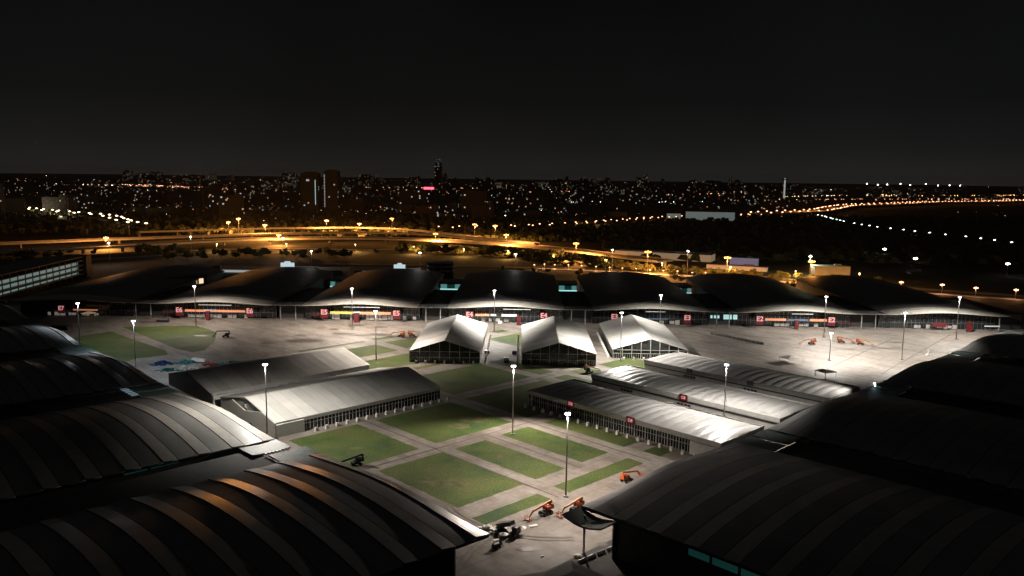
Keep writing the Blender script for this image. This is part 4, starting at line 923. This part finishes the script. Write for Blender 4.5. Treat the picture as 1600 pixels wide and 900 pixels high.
# scattered lights: too many to count
cols = [('lampp', .30), ('lampy', .2), ('lampw', .16), ('lampg', .2), ('coolw2', .14)]
EM['coolw2'] = emi('far_cold_light', (.5, .85, 1), 5); EM['dimw'] = emi('far_dim_light', (.95, .80, .6), 1.0)
mbs = {k: MB() for k in ('lampp', 'lampy', 'lampw', 'lampg', 'coolw2', 'dimw', 'redn', 'bluen', 'lampo')}
for i in range(3700):
    r_ = rnd.random(); 
    d_ = 1/rnd.uniform(1/22000, 1/2200) if r_ < .8 else rnd.uniform(1650, 2600)
    a = rnd.uniform(-.62, .60)
    if a > 0.10 and d_ < 2300: continue
    if r_ >= .8 and a > .1: continue
    if a > .3 and d_ < 4200 and rnd.random() < .8: continue
    x, y = math.tan(a)*d_, d_
    cl = mn.noise((math.atan2(x, y)*9, 9000/d_*1.6, 3.3))
    if cl < rnd.uniform(-.25, .25): continue
    k = rnd.choices(['lampp', 'lampy', 'lampw', 'lampg', 'coolw2', 'dimw'], [.32, .12, .03, .04, .05, .44])[0]
    if rnd.random() < .006: k = 'redn'
    if rnd.random() < .006: k = 'bluen'
    s_ = d_/909*rnd.choice([.09, .11, .13, .16, .24])*rnd.uniform(.7, 1.1)*(1.5 if rnd.random() < .05 else 1)
    s_ *= .85*min(1, (4000/d_)**.35)
    mbs[k].orb((x, y, rnd.uniform(4, 70) if d_ > 2500 else rnd.uniform(3, 14)), s_)
# strings of lights on distant avenues
for (x0, y0), (x1, y1), n_, k in [((-3300, 6600), (-1700, 5200), 60, 'lampp'), ((-2900, 6000), (-1500, 4700), 34, 'lampp'), ((-3600, 6300), (-2900, 6000), 14, 'lampy'), ((900, 5200), (2000, 6800), 30, 'lampp'), ((1200, 4200), (3600, 5600), 70, 'lampp'),
                                 ((1500, 5000), (3000, 6600), 40, 'lampy'), ((-200, 5200), (600, 6400), 26, 'lampp'), ((-1300, 6800), (-300, 7200), 24, 'lampp'), ((2500, 5800), (4800, 7600), 50, 'lampo'), ((200, 3300), (800, 3600), 16, 'lampg')]:
    for i in range(n_):
        t_ = i/n_; x = x0+(x1-x0)*t_+rnd.uniform(-40, 40); y = y0+(y1-y0)*t_+rnd.uniform(-60, 60); dd = math.hypot(x, y)
        mbs[k].orb((x, y, 12), dd/909*rnd.uniform(.18, .34))
for i in range(9): mbs['lampg'].orb((2700+i*95+rnd.uniform(-30, 30), 6500, 95+rnd.uniform(-6, 6)), 5.5)
for k, b in mbs.items():
    if b.v: tag(b.build('distant_city_lights', EM[k]), 'countless tiny %s lights scattered over the far city' % {'lampp': 'orange', 'lampy': 'cream', 'lampw': 'warm white', 'lampg': 'greenish', 'coolw2': 'cold blue-white', 'dimw': 'dim', 'redn': 'red', 'bluen': 'blue', 'lampo': 'bright orange'}[k], 'city lights', kind='stuff')

# ------------------------------------------------------------------ trees
def crown_mb(rs, r, h, n, leaf):
    m = MB(); cl = [(rs.uniform(-.55, .55)*r, rs.uniform(-.55, .55)*r, rs.uniform(.35, .85)*h, rs.uniform(.4, .62)*r) for _ in range(6)]
    for i in range(n):
        cx, cy, cz, cr_ = rs.choice(cl); a, b = rs.uniform(0, 6.28), math.acos(rs.uniform(-1, 1)); q = cr_*rs.random()**.35
        p = Vector((cx+q*math.sin(b)*math.cos(a), cy+q*math.sin(b)*math.sin(a), cz+q*.75*math.cos(b)))
        u = Vector((rs.gauss(0, 1), rs.gauss(0, 1), rs.gauss(0, 1))).normalized(); v_ = u.orthogonal().normalized()*leaf*rs.uniform(.6, 1.2); u2 = u.cross(v_).normalized()*leaf*rs.uniform(.6, 1.2)
        m.add([p-v_, p+u2, p+v_, p-u2], [(0, 1, 2, 3)])
    return m
protos = []
for k in range(5):
    rs = random.Random(100+k); r, h = rs.uniform(4.2, 6), rs.uniform(8, 11)
    t = thing('tree', 'bushy tree', 'tree', (0, -500-k*20, 0))
    b = MB().tube((0, 0, 0), (0, 0, h*.55), .32, .16, 7)
    for q in range(4): a = q*1.57+rs.random(); b.tube((0, 0, h*.35), (math.cos(a)*r*.5, math.sin(a)*r*.5, h*.65), .14, .05, 5)
    b.build('trunk', M['bark'], t); crown_mb(rs, r, h, 520, .62).build('crown', M['leafa' if k % 2 else 'leafb'], t); cache(t); protos.append(t)
used_p = set(); ntree = 0
def plant(x, y, label, group, s=1.0):
    global ntree
    k = random.randrange(5); p = protos[k]; sc = s*random.uniform(.8, 1.25)
    if k not in used_p: used_p.add(k); o = p
    else: o = copy_tree(p)
    o.location = (x, y, 0); o.rotation_euler = (0, 0, random.uniform(0, 6.28)); o.scale = (sc*random.uniform(.9, 1.3), sc, sc*random.uniform(.85, 1.1)); o['label'] = label; o['group'] = group; ntree += 1
def belt(poly, n, label, group, s=1.0):
    # poly: list of (x,y,halfwidth) polyline points
    seg = [(poly[i], poly[i+1]) for i in range(len(poly)-1)]; L = [math.dist(a[:2], b[:2]) for a, b in seg]
    for _ in range(n):
        (a, b) = random.choices(seg, L)[0]; t_ = random.random(); w_ = a[2]+(b[2]-a[2])*t_
        plant(a[0]+(b[0]-a[0])*t_+random.uniform(-w_, w_)*.3, a[1]+(b[1]-a[1])*t_+random.uniform(-w_, w_), label, group, s)
belt([(-175, 1125, 14), (-90, 1110, 22), (-16, 1085, 32), (60, 1010, 26), (116, 955, 14)], 150, 'bushy tree in the orange-lit belt between the highway and the fourth and third far halls', 'trees lit orange before the highway', 1.15)
belt([(120, 945, 12), (200, 905, 14), (280, 868, 14), (370, 830, 16)], 90, 'bushy tree in the orange-lit belt behind the second and first far halls', 'trees lit orange behind the right far halls', .8)
belt([(-520, 1080, 20), (-430, 1010, 40), (-330, 1040, 40), (-210, 1060, 36)], 60, 'dark tree in the shaded belt left of the lit trees, below the highway', 'dark trees below the highway')
belt([(-700, 880, 50), (-620, 940, 70), (-560, 1000, 40)], 45, 'dark tree in the grove behind the parking garage', 'dark trees behind the garage', 1.1)
belt([(-40, 905, 9), (60, 880, 9), (180, 835, 9), (300, 790, 9)], 36, 'dark tree in the row between the far halls and the service road lamps', 'dark trees behind the far halls', .7)
# far wooded land read as one mass
rs = random.Random(77); fw = MB()
for i in range(5200):
    a = rs.uniform(-.62, .62); d_ = rs.uniform(1350, 2600) if a < .1 else rs.uniform(1050, 2500)
    x, y = math.tan(a)*d_, d_
    h_ = rs.uniform(5, 12); r = rs.uniform(5, 11)
    n = 6; vs = [(x+r*math.cos(k*1.047+rs.random()), y+r*math.sin(k*1.047), rs.uniform(0, 2)) for k in range(n)]+[(x+r*.6*math.cos(k*1.047+.5), y+r*.6*math.sin(k*1.047+.5), h_*rs.uniform(.7, 1)) for k in range(n)]
    if any(math.hypot(x-q.x, y-q.y) < 26 for q in (qa+qw+ql)[::2]): continue
    fw.add(vs, [(k, (k+1) % n, n+(k+1) % n, n+k) for k in range(n)]+[tuple(range(n, 2*n))])
tag(fw.build('far_woodland', M['leafb']), 'dark mass of far off trees filling the flat land before the city', 'woodland', kind='stuff')

# ------------------------------------------------------------------ air
hz = MB().box((0, 11200, 124.5), (32000, 22900, 255)).build('haze', bpy.data.materials.new('haze_air'))
tag(hz, kind='stuff', label='thin night haze over the whole city', cat='haze')
hm = hz.data.materials[0]; hm.use_nodes = True; ht = hm.node_tree; ht.nodes.clear()
ho = ht.nodes.new('ShaderNodeOutputMaterial'); hv = ht.nodes.new('ShaderNodeVolumePrincipled'); hv.inputs['Density'].default_value = 1.4e-5; hv.inputs['Color'].default_value = (.9, .9, .9, 1); hv.inputs['Anisotropy'].default_value = 0.2
ht.links.new(hv.outputs[0], ho.inputs['Volume'])
